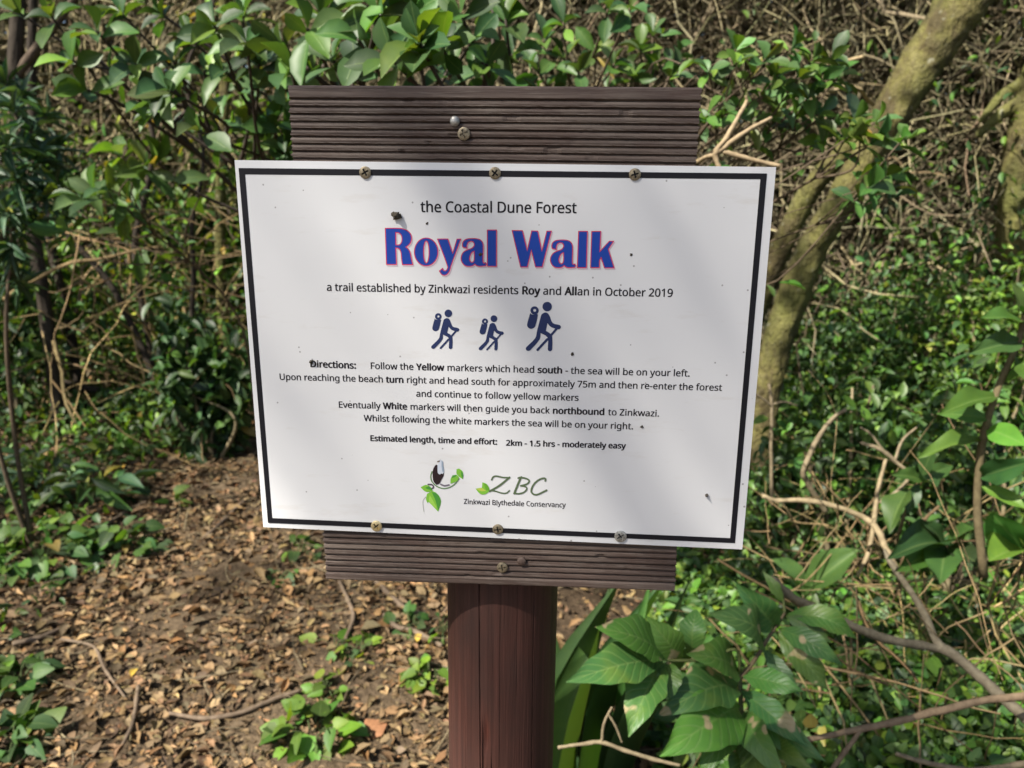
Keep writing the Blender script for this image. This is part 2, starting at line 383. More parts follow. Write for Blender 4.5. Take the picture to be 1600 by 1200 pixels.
# (angle offset from facing the camera, wobble, bottom, top, half width, depth)
for a0, wob, b0, b1, hw, dp in [(-.30, .02, .70, 1.2, .010, .004), (-.21, .03, .78, .97, .012, .005), (.08, .02, .9, 1.12, .005, .0012), (.38, .02, .98, 1.16, .004, .001),
                                (-.62, .03, .4, .98, .006, .002), (.7, .03, .3, 1.1, .008, .003), (-.08, .02, .72, .93, .013, .006), (-.95, .02, .5, .9, .005, .0015), (.5, .02, .2, .9, .006, .002)]:
    cen = front + a0 + wob * np.sin(H * 9 + a0 * 20)
    env = np.clip((H - b0) / .05, 0, 1) * np.clip((b1 - H) / .05, 0, 1)
    dd = np.abs((TH - cen + np.pi) % (2 * np.pi) - np.pi)
    k = env * np.clip(1 - dd / (hw * .9), 0, 1)
    rad = rad - dp * k; colp = colp * (1 - .6 * k)
g = np.exp(-(((TH - (2 * np.pi + front - .17)) / .05) ** 2 + ((H - .955) / .014) ** 2)); rad = rad - .003 * g * (1 + .6 * np.sin(H * 700))
PV = np.stack([pcx + rad * np.cos(TH), pcy + rad * np.sin(TH), H], -1)
CP = colp[..., None] * np.array([1, 1, 1]) * (1 + g[..., None] * np.array([.6, .25, .1]))
i = np.arange(nh - 1)[:, None] * na; j = np.arange(na)[None]; k2 = (j + 1) % na
q = np.stack([i + j, i + k2, i + na + k2, i + na + j], -1).reshape(-1, 4)
mb.add(PV.reshape(-1, 3), q, None, CP.reshape(-1, 3))
e = (nh - 1) * na; mb.add(np.vstack([PV[-1], [[pcx, pcy, 1.502]]]), None, [[x, (x + 1) % na, na] for x in range(na)])
post = sbuild(mb, 'post', M['post'])

# grooved boards
def crossboard(c4, bottom_flat, flat_mm, nr, name):
    # c4: pixel corners TL TR BR BL of the face (hidden edge is extrapolated), front face lies just behind the panel
    yb = PT + .0004
    P = [ppt(*c, yb) for c in c4]
    TL, TR, BR, BL = P
    ux = nrm((TR - TL) + (BR - BL)); uz = np.cross(ux, [0, 1, 0]); uz = nrm(-uz if uz[2] < 0 else uz)
    cen = (TL + TR + BR + BL) / 4
    wid = (np.linalg.norm(TR - TL) + np.linalg.norm(BR - BL)) / 2
    hgt = (np.linalg.norm(TL - BL) + np.linalg.norm(TR - BR)) / 2
    period = .0053
    zz = []; dd = []                           # profile: z from the flat edge, depth of the face
    zz += [0, .0008]; dd += [.0012, .0002]
    zz += list(np.linspace(.0014, flat_mm - .0012, 5)); dd += [0] * 5
    z0 = flat_mm
    while z0 < hgt - period:
        for f, dpt in ((-.14, .0003), (0, .0022), (.06, .0027), (.12, .0026), (.2, .0013), (.3, .0005), (.45, .0001), (.6, .0001), (.75, .0003)):
            zz.append(z0 + f * period); dd.append(dpt)
        z0 += period
    zz += [hgt]; dd += [.0012]
    zz = np.array(zz); dd = np.array(dd)
    if not bottom_flat: zz = hgt - zz
    zz = zz - hgt / 2
    nxs = 90; xs = np.linspace(-wid / 2, wid / 2, nxs)
    XX, ZZ = np.meshgrid(xs, zz, indexing='ij'); DD = np.broadcast_to(dd, XX.shape).copy()
    DD = DD + .00008 * rng.normal(size=DD.shape) * (DD > .0001)
    for _ in range(16):                        # chipped ridges
        a_, b_ = rng.integers(0, nxs - 4), rng.integers(8, len(zz) - 6); DD[a_:a_ + rng.integers(1, 4), b_:b_ + 5] += rng.uniform(.0004, .0014)
    ZZ = ZZ + .00012 * np.sin(XX * 21 + 1) + .00005 * rng.normal(size=ZZ.shape)
    XX[0] += .0008 * rng.normal(size=len(zz)) * .6; XX[-1] += .0008 * rng.normal(size=len(zz)) * .6
    base = cen + ux * XX[..., None] + uz * ZZ[..., None] + np.array([0, 1, 0]) * DD[..., None]
    back = cen + ux * XX[..., None] + uz * ZZ[..., None] + np.array([0, 1, 0]) * .0195
    m = MB(); nz2 = len(zz); i = np.arange(nxs - 1)[:, None] * nz2; j = np.arange(nz2 - 1)[None]
    q = np.stack([i + j, i + j + 1, i + nz2 + j + 1, i + nz2 + j], -1).reshape(-1, 4)
    if bottom_flat: q = q[:, ::-1]
    m.add(base.reshape(-1, 3), q); m.add(back.reshape(-1, 3), q[:, ::-1])
    for a in (0, -1):
        vv = np.vstack([base[a], back[a]]); jj = np.arange(nz2 - 1); qq = np.stack([jj, jj + 1, jj + 1 + nz2, jj + nz2], -1); m.add(vv, qq)
        vv = np.vstack([base[:, a], back[:, a]]); jj = np.arange(nxs - 1); qq = np.stack([jj, jj + 1, jj + 1 + nxs, jj + nxs], -1); m.add(vv, qq)
    return sbuild(m, name, M['board'], smooth=False)
crossboard([(451.5, 133.5), (1093, 135.5), (1086, 330), (459, 318)], False, .0092, 9, 'crossboard')
crossboard([(500, 745), (1060, 765), (1056, 921), (508.5, 908.5)], True, .0068, 8, 'crossboard')

# panel
cn = [ppt(*c) for c in ((366, 250), (1213, 261), (1160, 859), (411, 824))]
def panel_pts(s, t):                           # s,t arrays in 0..1 (t downwards)
    s = np.asarray(s)[..., None]; t = np.asarray(t)[..., None]
    return cn[0] * (1 - s) * (1 - t) + cn[1] * s * (1 - t) + cn[2] * s * t + cn[3] * (1 - s) * t
mb = MB()
S_, T_ = np.meshgrid(np.linspace(0, 1, 40), np.linspace(0, 1, 30), indexing='ij')
F_ = panel_pts(S_, T_); bev = .0005
F_[..., 1] += np.where((S_ == 0) | (S_ == 1) | (T_ == 0) | (T_ == 1), bev, 0)
i = np.arange(39)[:, None] * 30; j = np.arange(29)[None]
q = np.stack([i + j, i + j + 1, i + 31 + j, i + 30 + j], -1).reshape(-1, 4)
mb.add(F_.reshape(-1, 3), q)
Bk = panel_pts(S_, T_); Bk[..., 1] = PT - .0002; mb.add(Bk.reshape(-1, 3), q[:, ::-1])
for a in (0, -1):
    vv = np.vstack([F_[a], Bk[a]]); jj = np.arange(29); mb.add(vv, np.stack([jj, jj + 1, jj + 31, jj + 30], -1))
    vv = np.vstack([F_[:, a], Bk[:, a]]); jj = np.arange(39); mb.add(vv, np.stack([jj, jj + 1, jj + 41, jj + 40], -1))
panel = sbuild(mb, 'panel', M['panel'], smooth=False)
LAY = [0]
def ink_y(): LAY[0] += 1; return -.00016 - .000004 * LAY[0]     # each printed shape a hair proud of the one before
INK = srgb(26, 22, 28)
mb = MB(); yb = ink_y()
o4 = [ppt(*c, yb) for c in ((372.7, 262.5), (1198.5, 271), (1148.5, 848.7), (418.6, 817))]
i4 = [ppt(*c, yb) for c in ((382.8, 272.5), (1188, 280), (1140.8, 840.8), (425.3, 809.5))]
mb.add(o4 + i4, [[k, 4 + k, 4 + (k + 1) % 4, (k + 1) % 4] for k in range(4)], None, srgb(24, 24, 30))
sbuild(mb, 'border', M['ink'], panel, False)

# lettering: text set along a baseline given by its two end points in the photo
import os
FONT = None
try:
    FONT = bpy.data.fonts.load(os.path.join(bpy.utils.system_resource('DATAFILES'), 'fonts', 'NotoSansMath-Regular.woff2'))
except Exception: FONT = None
def eval_curve(c):
    o = bpy.data.objects.new('tmp_text', c); COL.objects.link(o)
    dg = bpy.context.evaluated_depsgraph_get(); dg.update(); me = o.evaluated_get(dg).to_mesh()
    n = len(me.vertices); co = np.zeros(n * 3, np.float32); me.vertices.foreach_get('co', co)
    me.calc_loop_triangles(); tr = np.zeros(len(me.loop_triangles) * 3, np.int32); me.loop_triangles.foreach_get('vertices', tr)
    o.evaluated_get(dg).to_mesh_clear(); bpy.data.objects.remove(o); bpy.data.curves.remove(c)
    return co.reshape(-1, 3).copy(), tr.reshape(-1, 3).copy()
def text_mesh(s, bold=False):
    c = bpy.data.curves.new('t', 'FONT'); c.body = s; c.size = 1.0; c.dimensions = '2D'; c.fill_mode = 'FRONT'; c.resolution_u = 4
    if FONT: c.font = FONT
    v, t = eval_curve(c)
    k = ((0, 0), (.03, 0), (.058, 0), (.03, .028), (.03, -.012)) if bold else ((0, 0), (.026, 0), (.013, .018))   # stroke weight: shifted copies, each a hair prouder
    return np.vstack([v + np.array([a, b, i * .001]) for i, (a, b) in enumerate(k)]), np.vstack([t + i * len(v) for i in range(len(k))])
def adv(s):
    w = lambda x: (lambda v: v[:, 0].max() - v[:, 0].min())(text_mesh(x)[0])
    return w('|' + s + '|') - w('||')
def set_line(mb, segs, p0, p1, col=INK, stretch=1.0, wobble=0.0):
    V, T, x, n = [], [], 0.0, 0
    for s, b in segs:
        v, t = text_mesh(s, b); v = v.copy()
        v[:, 0] += x; V.append(v); T.append(t + n); n += len(v)
        x += adv(s) * (1.02 if b else 1.0)
    V = np.vstack(V); T = np.vstack(T); x0, x1 = V[:, 0].min(), V[:, 0].max(); yb = ink_y()
    A, B = ppt(*p0, yb), ppt(*p1, yb); ex = B - A; L = np.linalg.norm(ex); ex = ex / L; ez = np.cross(ex, [0, 1, 0]); ez = ez if ez[2] > 0 else -ez
    k = L / (x1 - x0)
    yy = V[:, 1] * k * stretch
    if wobble: yy = yy + wobble * np.sin((V[:, 0] - x0) * 5.1)
    mb.add(A + ex * ((V[:, 0] - x0) * k)[:, None] + ez * yy[:, None] + np.array([0, -.004, 0]) * V[:, 2:3], None, T, col)
mb = MB()
set_line(mb, [('the Coastal Dune Forest', 0)], (657, 331.5), (901, 333.3), stretch=1.05)
set_line(mb, [('a trail established by Zinkwazi residents ', 0), ('Roy', 1), (' and ', 0), ('All', 1), ('an in October 2019', 0)], (510.7, 454.5), (1051, 464), stretch=1.04)
set_line(mb, [('Directions:', 1)], (485, 573.5), (556.5, 576.2))
set_line(mb, [('Follow the ', 0), ('Yellow', 1), (' markers which head ', 0), ('south', 1), (' - the sea will be on your left.', 0)], (579.5, 576.5), (1077.5, 588.5))
set_line(mb, [('Upon reaching the beach ', 0), ('turn', 1), (' right and head south for approximately 75m and then re-enter the forest', 0)], (437.2, 593.5), (1128, 610.8))
set_line(mb, [('and continue to follow yellow markers', 0)], (650.3, 619.8), (904, 626.4))
set_line(mb, [('Eventually ', 0), ('White', 1), (' markers will then guide you back ', 0), ('northbound', 1), (' to Zinkwazi.', 0)], (529.6, 637), (1029.7, 651))
set_line(mb, [('Whilst following the white markers the sea will be on your right.', 0)], (568.5, 658), (989, 671))
set_line(mb, [('Estimated length, time and effort:', 1)], (578.7, 689), (776.9, 694.8))
set_line(mb, [('2km - 1.5 hrs - moderately easy', 1)], (790.5, 696.2), (978, 701))
sbuild(mb, 'lettering', M['ink'], panel, False)
mb = MB(); set_line(mb, [('Zinkwazi Blythedale Conservancy', 0)], (724.7, 787.5), (884, 793.2), srgb(30, 26, 32), 1.12, .00025)

# filled outlines (title glyphs, emblem shapes)
def poly_smooth(P, corner_deg=42, n=5):
    P = np.asarray(P, float); m = len(P); out = []
    a = P - np.roll(P, 1, 0); b = np.roll(P, -1, 0) - P
    ang = np.degrees(np.abs((np.arctan2(b[:, 1], b[:, 0]) - np.arctan2(a[:, 1], a[:, 0]) + np.pi) % (2 * np.pi) - np.pi))
    sharp = ang > corner_deg
    tg = (np.roll(P, -1, 0) - np.roll(P, 1, 0)) * .5
    for k in range(m):
        k1 = (k + 1) % m; d = P[k1] - P[k]
        t0 = d if sharp[k] else tg[k]; t1 = d if sharp[k1] else tg[k1]
        Ld = np.linalg.norm(d); t0 = t0 / max(np.linalg.norm(t0), 1e-9) * Ld; t1 = t1 / max(np.linalg.norm(t1), 1e-9) * Ld
        for f in np.arange(n) / n:
            out.append((2 * f**3 - 3 * f**2 + 1) * P[k] + (f**3 - 2 * f**2 + f) * t0 + (-2 * f**3 + 3 * f**2) * P[k1] + (f**3 - f**2) * t1)
    return np.array(out)
def offset_poly(P, d):                         # positive d grows an outline (either winding), in the outline's own units
    A = np.sum(P[:, 0] * np.roll(P[:, 1], -1) - np.roll(P[:, 0], -1) * P[:, 1])
    e = nrm(np.roll(P, -1, 0) - P); nn = np.stack([e[:, 1], -e[:, 0]], -1) * np.sign(A)
    bis = nrm(nn + np.roll(nn, 1, 0)); c = np.clip(np.sum(bis * nn, 1), .45, 1)
    return P + bis * (d / c)[:, None]
def fill(mb, loops, yb, col):                  # loops: list of (n,2) pixel outlines, even-odd filled
    c = bpy.data.curves.new('f', 'CURVE'); c.dimensions = '2D'; c.fill_mode = 'FRONT'
    for Lp in loops:
        s = c.splines.new('POLY'); s.points.add(len(Lp) - 1); s.use_cyclic_u = True
        s.points.foreach_set('co', np.c_[Lp[:, 0] * .01, -Lp[:, 1] * .01, np.zeros(len(Lp)), np.ones(len(Lp))].astype(np.float32).ravel())
    V, T = eval_curve(c)
    if len(V) == 0: return
    mb.add([ppt(a * 100, -b * 100, yb) for a, b, _ in V], None, T, col)
def px(pts, org, sc): return np.asarray(pts, float) / sc + np.asarray(org, float)
o1, o2, o3, o4_ = (595, 345), (685, 345), (795, 350), (870, 350)
tt = np.linspace(0, 2 * np.pi, 28, endpoint=False)
A_out = [(505, 545), (500, 480), (525, 420), (590, 380), (690, 368), (800, 372), (875, 398), (922, 455), (935, 540), (930, 850), (948, 880), (985, 868), (1000, 905), (985, 940), (860, 950), (790, 932), (760, 903), (715, 937), (640, 950), (560, 935), (500, 880), (472, 800), (482, 720), (525, 650), (605, 603), (695, 570), (740, 525), (745, 475), (720, 437), (672, 428), (620, 452), (598, 510), (598, 575)]
A_in = [(745, 635), (700, 660), (665, 720), (650, 790), (665, 840), (695, 866), (730, 850), (745, 800)]
GL = [
    [px([(92, 155), (400, 157), (520, 188), (605, 250), (640, 340), (628, 440), (585, 502), (525, 548), (585, 600), (620, 690), (640, 800), (668, 915), (450, 915), (432, 800), (424, 690), (402, 610), (368, 577), (314, 566), (328, 912), (118, 910)], o1, 13.333),
     px([(312, 245), (370, 253), (420, 292), (440, 370), (432, 440), (400, 488), (360, 503), (316, 500)], o1, 13.333)],
    [px(np.stack([945 + 246 * np.cos(tt), 648 + 291 * np.sin(tt)], -1), o1, 13.333), px(np.stack([948 + 56 * np.cos(tt), 650 + 228 * np.sin(tt)], -1), o1, 13.333)],
    [px([(-20, 378), (198, 378), (298, 670), (388, 380), (470, 378), (262, 940), (228, 1055), (175, 1118), (120, 1136), (66, 1113), (18, 1045), (90, 988), (110, 1036), (150, 1042), (180, 1008), (192, 955)], o2, 13.333)],
    [px(A_out, o2, 13.333), px(A_in, o2, 13.333)],
    [px([(1018, 190), (1212, 190), (1210, 952), (1018, 947)], o2, 13.333)],
    [px([(75, 150), (322, 155), (432, 620), (535, 160), (680, 165), (775, 630), (892, 165), (1000, 165), (785, 1008), (625, 1008), (528, 620), (435, 1008), (275, 1008)], o3, 15)],
    [px(A_out, (824.6, 347.2), 13.333), px(A_in, (824.6, 347.2), 13.333)],
    [px([(510, 170), (720, 170), (695, 1025), (480, 1025)], o4_, 15)],
    [px([(818, 175), (1032, 170), (1012, 640), (1230, 402), (1335, 402), (1210, 590), (1345, 1030), (1115, 1030), (1040, 790), (1006, 850), (1000, 1025), (790, 1025)], o4_, 15)],
]
tm = MB(); ya, yb_, yc = ink_y(), ink_y() , ink_y()
for g_ in GL:
    g_ = [poly_smooth(x) for x in g_]
    sh = [offset_poly(x, .7 if k == 0 else -.7) + np.array([1.3, 1.9]) for k, x in enumerate(g_)]
    fill(tm, sh, ya, srgb(196, 176, 188))
    fill(tm, [offset_poly(x, .6 if k == 0 else -.6) for k, x in enumerate(g_)], yb_, srgb(196, 52, 78))
    fill(tm, [offset_poly(x, -.75 if k == 0 else .75) for k, x in enumerate(g_)], yc, srgb(28, 66, 158))
sbuild(tm, 'title_lettering', M['ink'], panel, False)

def capsule(mb, pts, r, col, org, sc):         # stroke with round ends, flat ink
    P = np.asarray(pts, float); r = np.broadcast_to(r, (len(P),)).astype(float); yb = ink_y()
    e = nrm(np.gradient(P, axis=0)); nn = np.stack([-e[:, 1], e[:, 0]], -1)
    a0 = math.atan2(e[0, 1], e[0, 0]); a1 = math.atan2(e[-1, 1], e[-1, 0]); f = np.linspace(-np.pi / 2, np.pi / 2, 9)
    out = [P[-1] + r[-1] * np.array([math.cos(a1 + x), math.sin(a1 + x)]) for x in f]
    left = P + nn * r[:, None]; right = P - nn * r[:, None]
    out = list(right[:-1]) + out + list(left[:-1][::-1]) + [P[0] + r[0] * np.array([math.cos(a0 + np.pi + x), math.sin(a0 + np.pi + x)]) for x in f[1:-1]]
    fill(mb, [px(out, org, sc)], yb, col)
NAVY = srgb(40, 52, 92)
def hiker(org, sc):
    m = MB(); c = lambda x, y, r: np.stack([x + r * np.cos(tt), y + r * np.sin(tt)], -1)
    fill(m, [px(c(533, 187, 99), org, sc)], ink_y(), NAVY)
    fill(m, [px(c(270, 268, 86), org, sc), px(c(272, 265, 30), org, sc)], ink_y(), NAVY)
    fill(m, [px(poly_smooth([(180, 318), (200, 345), (262, 355), (325, 340), (340, 360), (318, 470), (285, 590), (262, 625), (200, 650), (150, 635), (118, 595), (118, 545), (150, 420)]), org, sc)], ink_y(), NAVY)
    fill(m, [px(poly_smooth([(398, 400), (422, 345), (490, 310), (548, 330), (585, 385), (650, 530), (795, 572), (822, 612), (795, 655), (735, 655), (600, 605), (538, 530), (505, 690), (610, 760), (638, 810), (638, 1075), (618, 1108), (590, 1118), (560, 1108), (545, 1075), (540, 832), (395, 738), (375, 870), (180, 1095), (140, 1110), (98, 1095), (88, 1055), (105, 1025), (285, 842), (320, 700)], 60, 3), org, sc)], ink_y(), NAVY)
    capsule(m, [(735, 640), (630, 765)], 24, NAVY, org, sc); capsule(m, [(535, 868), (332, 1090)], 25, NAVY, org, sc)
    sbuild(m, 'hiker_symbol', M['ink'], panel, False)
hiker((815, 465), 13.333)
hiker((700.5 - 533 / 16.67, 489.5 - 185 / 16.67), 16.67)
hiker((771.75 - 533 / 18.73, 497.75 - 185 / 18.73), 18.73)
# emblem of the conservancy: bird on a leafy twig, and the three green script initials
eo, es = (650, 710), 12.63
em = MB()
def ef(pts, col, corner=50): fill(em, [px(poly_smooth(pts, corner, 4), eo, es)], ink_y(), col)
LG, LD, LL = srgb(120, 178, 62), srgb(72, 140, 58), srgb(150, 198, 84)
capsule(em, spline([(315, 340), (290, 430), (312, 530), (385, 612), (470, 658), (570, 672), (680, 642), (780, 570), (848, 480)], 30), 11, srgb(96, 128, 84), eo, es)
capsule(em, spline([(190, 840), (135, 920), (140, 1040), (155, 1130)], 12), 5, srgb(170, 176, 166), eo, es)
capsule(em, spline([(240, 592), (320, 600), (345, 650), (310, 672)], 10), 14, srgb(84, 78, 88), eo, es)
capsule(em, spline([(490, 590), (560, 618), (650, 602)], 8), 15, srgb(110, 104, 116), eo, es)
ef([(90, 650), (180, 605), (262, 622), (330, 710), (250, 742), (170, 725)], LG); ef([(180, 660), (262, 622), (330, 710), (240, 690)], LD)
ef([(215, 780), (320, 720), (400, 760), (470, 845), (490, 950), (435, 1130), (330, 1020), (245, 935), (225, 960), (198, 880)], LG)
ef([(310, 745), (400, 765), (465, 850), (485, 950), (438, 1110), (380, 900)], LD); ef([(270, 800), (330, 900), (420, 1080), (330, 1010), (255, 920)], LL)
ef([(680, 580), (682, 490), (720, 412), (800, 400), (850, 450), (800, 530)], LG); ef([(700, 470), (725, 415), (800, 402), (780, 440)], LD)
ef([(800, 380), (800, 292), (850, 280), (912, 330), (932, 400), (925, 490), (870, 452), (840, 430)], LG); ef([(890, 320), (932, 400), (925, 485), (895, 420)], LD)
ef([(425, 150), (455, 115), (505, 112), (532, 150), (535, 230), (552, 310), (546, 365), (500, 400), (440, 385), (418, 300), (422, 205), (468, 185)], srgb(196, 204, 216))
ef([(505, 112), (532, 150), (535, 230), (552, 310), (546, 365), (520, 330), (505, 220)], srgb(140, 156, 174))
ef([(400, 200), (426, 215), (424, 300), (432, 370), (470, 400), (500, 375), (520, 390), (552, 358), (540, 430), (500, 500), (460, 575), (400, 602), (345, 530), (328, 420), (335, 300), (370, 228)], srgb(44, 32, 36))
ef([(410, 140), (440, 125), (478, 118), (470, 148), (430, 158)], srgb(110, 98, 88))
eo, es = (735, 735), 12.31
ef([(100, 350), (222, 332), (230, 230), (312, 262), (355, 330), (370, 395), (300, 450), (230, 466), (160, 430)], LG)
ef([(255, 250), (312, 262), (355, 330), (368, 392), (300, 380)], srgb(98, 158, 48)); ef([(110, 352), (222, 340), (300, 395), (200, 400)], srgb(176, 190, 80))
for pts, r0 in (([(408, 180), (440, 125), (500, 110), (620, 135), (752, 140)], 15), ([(752, 135), (560, 290), (370, 402)], 19), ([(400, 390), (480, 400), (600, 436), (690, 436), (752, 388)], 13),
                ([(918, 148), (985, 128)], 16), ([(968, 140), (900, 300), (842, 445)], 20), ([(980, 140), (1060, 152), (1130, 197), (1090, 260), (965, 297)], 16),
                ([(965, 297), (1050, 310), (1085, 352), (1030, 420), (930, 450), (848, 440)], 15), ([(1438, 200), (1445, 162), (1400, 150), (1300, 190), (1210, 280), (1168, 390), (1200, 450), (1270, 470), (1370, 430), (1465, 380)], 17)):
    capsule(em, spline(pts, 18), r0, srgb(88, 104, 76), eo, es)
sbuild(em, 'emblem', M['ink'], panel, False)
sbuild(mb, 'small_lettering', M['ink'], panel, False)

# screws
def screw(u, v, rpx, y, m, recess=True, rot=0.3, dome=.0012, name='screw', label=None):
    c = ppt(u, v, y); r = rpx / FPX * np.dot(c - CLOC, CF); b = MB()
    na, nr = 72, 22; th = np.linspace(0, 2 * np.pi, na, endpoint=False); rr = np.concatenate([np.linspace(0, 1, nr), [1.02, .96]])
    Rr, Th = np.meshgrid(rr, th, indexing='ij'); x = Rr * np.cos(Th); z = Rr * np.sin(Th)
    d = dome * np.sqrt(np.clip(1.25 - np.minimum(Rr, 1) ** 2, .01, 2)) + .0006
    if recess:
        a = np.cos(rot) * x + np.sin(rot) * z; bb = -np.sin(rot) * x + np.cos(rot) * z
        cr = ((np.abs(a) < .13) & (np.abs(bb) < .62)) | ((np.abs(bb) < .13) & (np.abs(a) < .62)); d = d - .0018 * cr
    d[nr] = .0004; d[nr + 1] = -.001
    V = np.stack([c[0] + x * r, y - d, c[2] + z * r], -1).reshape(-1, 3)
    i = np.arange(len(rr) - 1)[:, None] * na; j = np.arange(na)[None]; k = (j + 1) % na
    b.add(V, np.stack([i + j, i + na + j, i + na + k, i + k], -1).reshape(-1, 4))
    o = sbuild(b, name, m, smooth=False)
    if label: o['label'] = label
    return o
for u, v, ro in ((571, 269.5, .5), (773.5, 270.5, .9), (992, 272.5, .3)): screw(u, v, 9.2, 0, M['screw'], rot=ro)
screw(588.5, 821.5, 8.6, 0, M['brass'], rot=.75, label='clean bright brass screw')
screw(778, 826.5, 8.2, 0, M['screw'], rot=.2); screw(969.5, 837.5, 9.3, 0, M['zinc'], rot=.6, label='greyish worn screw')
screw(725, 209, 9.8, PT, M['screw'], rot=.4); screw(785, 886, 8.4, PT, M['screw'], rot=.2)
screw(711, 189.5, 7.6, PT, M['zinc'], recess=False, dome=.0024, name='nail_head', label='shiny pale domed nail head')
screw(815, 876, 6.8, PT, M['board'], recess=False, dome=.0018, name='wooden_plug')
# dried lumps stuck on the panel
def lump(u, v, s, h):
    b = MB(); c = ppt(u, v, 0); n1, n2 = 14, 8
    th = np.linspace(0, 2 * np.pi, n1, endpoint=False); ph = np.linspace(-.2, np.pi / 2, n2)
    PH, THh = np.meshgrid(ph, th, indexing='ij'); rr = 1 + .35 * rng.normal(size=PH.shape) * (PH < 1.4)
    V = np.stack([c[0] + s * rr * np.cos(PH) * np.cos(THh), -h * np.sin(PH) * (1 + .2 * rng.normal(size=PH.shape)), c[2] + s * rr * np.cos(PH) * np.sin(THh)], -1)
    i = np.arange(n2 - 1)[:, None] * n1; j = np.arange(n1)[None]; k = (j + 1) % n1
    b.add(V.reshape(-1, 3), np.stack([i + j, i + k, i + n1 + k, i + n1 + j], -1).reshape(-1, 4)); sbuild(b, 'mud_lump', M['mud'], panel)
for u, v, s, h in ((620.5, 337, .0028, .006), (487, 565, .0013, .003), (894.5, 553, .0011, .001), (1003, 666.5, .001, .001), (1104, 773, .0011, .004), (751, 397, .0012, .0008), (667, 349.5, .0008, .0006), (986, 398, .0009, .0006)): lump(u, v, s, h)

#PLANTS
# ------------------------------------------------------------------ trees
def rtree(name, label, px_pts, D, r_px, m, limbs=(), sides=18, crown=None, lean=None, group=None, extend=True):
    # px_pts: centre line in the photo from the foot upwards, at depth D (number or list)
    Ds = np.broadcast_to(np.asarray(D, float), (len(px_pts),))
    P = [at(u, v, d) for (u, v), d in zip(px_pts, Ds)]
    foot = P[0].copy(); foot[2] = float(gz(foot[0], foot[1]))
    root = thing(name, label, 'tree', foot, group)
    b = MB(); r = np.broadcast_to(np.asarray(r_px, float), (len(P),)) / FPX * Ds
    if P[0][2] > foot[2] + .03: P = [foot - np.array([0, 0, .1])] + P; r = np.concatenate([[r[0] * 1.25], r])
    tube(b, P, r, sides + 6, n=max(40, len(P) * 12), rough=.07, col=(.05, .04, .03))
    b.V = [v - foot for v in b.V]; b.build('trunk', m, root)
    for lp, ld, lr in limbs:
        lb = MB(); ldd = np.broadcast_to(np.asarray(ld, float), (len(lp),)); Q = [at(u, v, d) for (u, v), d in zip(lp, ldd)]
        tube(lb, Q, np.broadcast_to(np.asarray(lr, float), (len(lp),)) / FPX * ldd, sides, n=max(16, len(lp) * 7), rough=.035, col=(.12, .09, .065))
        lb.V = [v - foot for v in lb.V]; lb.build('limb', m, root)
    if crown:
        (cx, cy, cz), rad, nl, L, cols = crown
        cb = MB(); leaf_cloud(cb, np.array([cx, cy, cz]), rad, nl, L, cols, 26)
        cb.V = [v - foot for v in cb.V]; cb.build('crown', M['leaf'], root)
    return root
def leaf_cloud(mb, c, rad, n, L, cols, clumps=12, tpl='ell', clump_r=.3):
    rad = np.broadcast_to(np.asarray(rad, float), (3,))
    cc = rvec(clumps) * rng.uniform(.25, 1, (clumps, 1)) * rad + c
    k = rng.integers(0, clumps, n); P = cc[k] + rng.normal(size=(n, 3)) * rad * clump_r * .6
    d = nrm(rvec(n) + np.array([0, 0, -.25])); up = nrm(rng.normal(size=(n, 3)) * .5 + np.array([-.2, -.4, 1]))
    leaves(mb, tpl, P, d, up, L * rng.uniform(.6, 1.3, n), rng.uniform(.38, .55, n), pick(cols, n), .1)

rtree('leaning_tree', 'thick mossy leaning tree whose two stems join above the right edge of the panel', 
      [(1192, 640), (1212, 545), (1236, 470), (1269, 388), (1306, 326), (1345, 255), (1400, 165), (1452, 82), (1506, 2), (1570, -80), (1680, -220), (1800, -420)],
      [3.5, 3.5, 3.5, 3.45, 3.4, 3.4, 3.4, 3.4, 3.4, 3.4, 3.4, 3.4], [24, 23, 23, 22, 20, 21, 27, 30, 33, 35, 34, 30], M['bark'],
      limbs=[([(1120, 640), (1185, 468), (1212, 405), (1240, 345), (1275, 285), (1318, 238), (1368, 205), (1400, 168)], [3.75, 3.75, 3.7, 3.68, 3.62, 3.56, 3.48, 3.42], [20, 19, 17, 16, 15, 14, 13, 11]),
             ([(1500, 10), (1470, -90), (1480, -220)], [3.4, 3.5, 3.7], [22, 18, 14])],
      crown=((2.9, 3.4, 4.6), (1.3, 1.1, .7), 900, .11, GREEN))
rtree('mossy_tree', 'stout upright mossy trunk at the right border, lichen patch near its foot', [(1600, 470), (1594, 400), (1596, 320), (1604, 240), (1622, 150), (1660, 20), (1700, -120)], 4.3, [34, 30, 30, 31, 27, 25, 22], M['bark'],
      limbs=[([(1660, 80), (1604, 150), (1560, 182), (1528, 212)], 4.3, [11, 10, 8, 5]), ([(1668, 50), (1610, 118), (1565, 150), (1532, 190)], 4.35, [8, 8, 7, 4])])
rtree('slender_tree', 'dark upright trunk behind the leaves above the top board', [(818, 300), (822, 120), (828, 0), (836, -140)], 6.2, [17, 16, 15, 13], M['darkbark'], group='dark trunks behind the sign')
rtree('slender_tree', 'narrow dark trunk just right of the one above the top board', [(862, 300), (866, 110), (880, 0), (900, -140)], 6.6, [13, 12, 12, 10], M['darkbark'], group='dark trunks behind the sign')
rtree('slender_tree', 'thin dark trunk beside the small patch of sky above the top board', [(905, 300), (925, 110), (938, 0), (946, -140)], 6.9, [9, 8, 8, 7], M['darkbark'], group='dark trunks behind the sign')
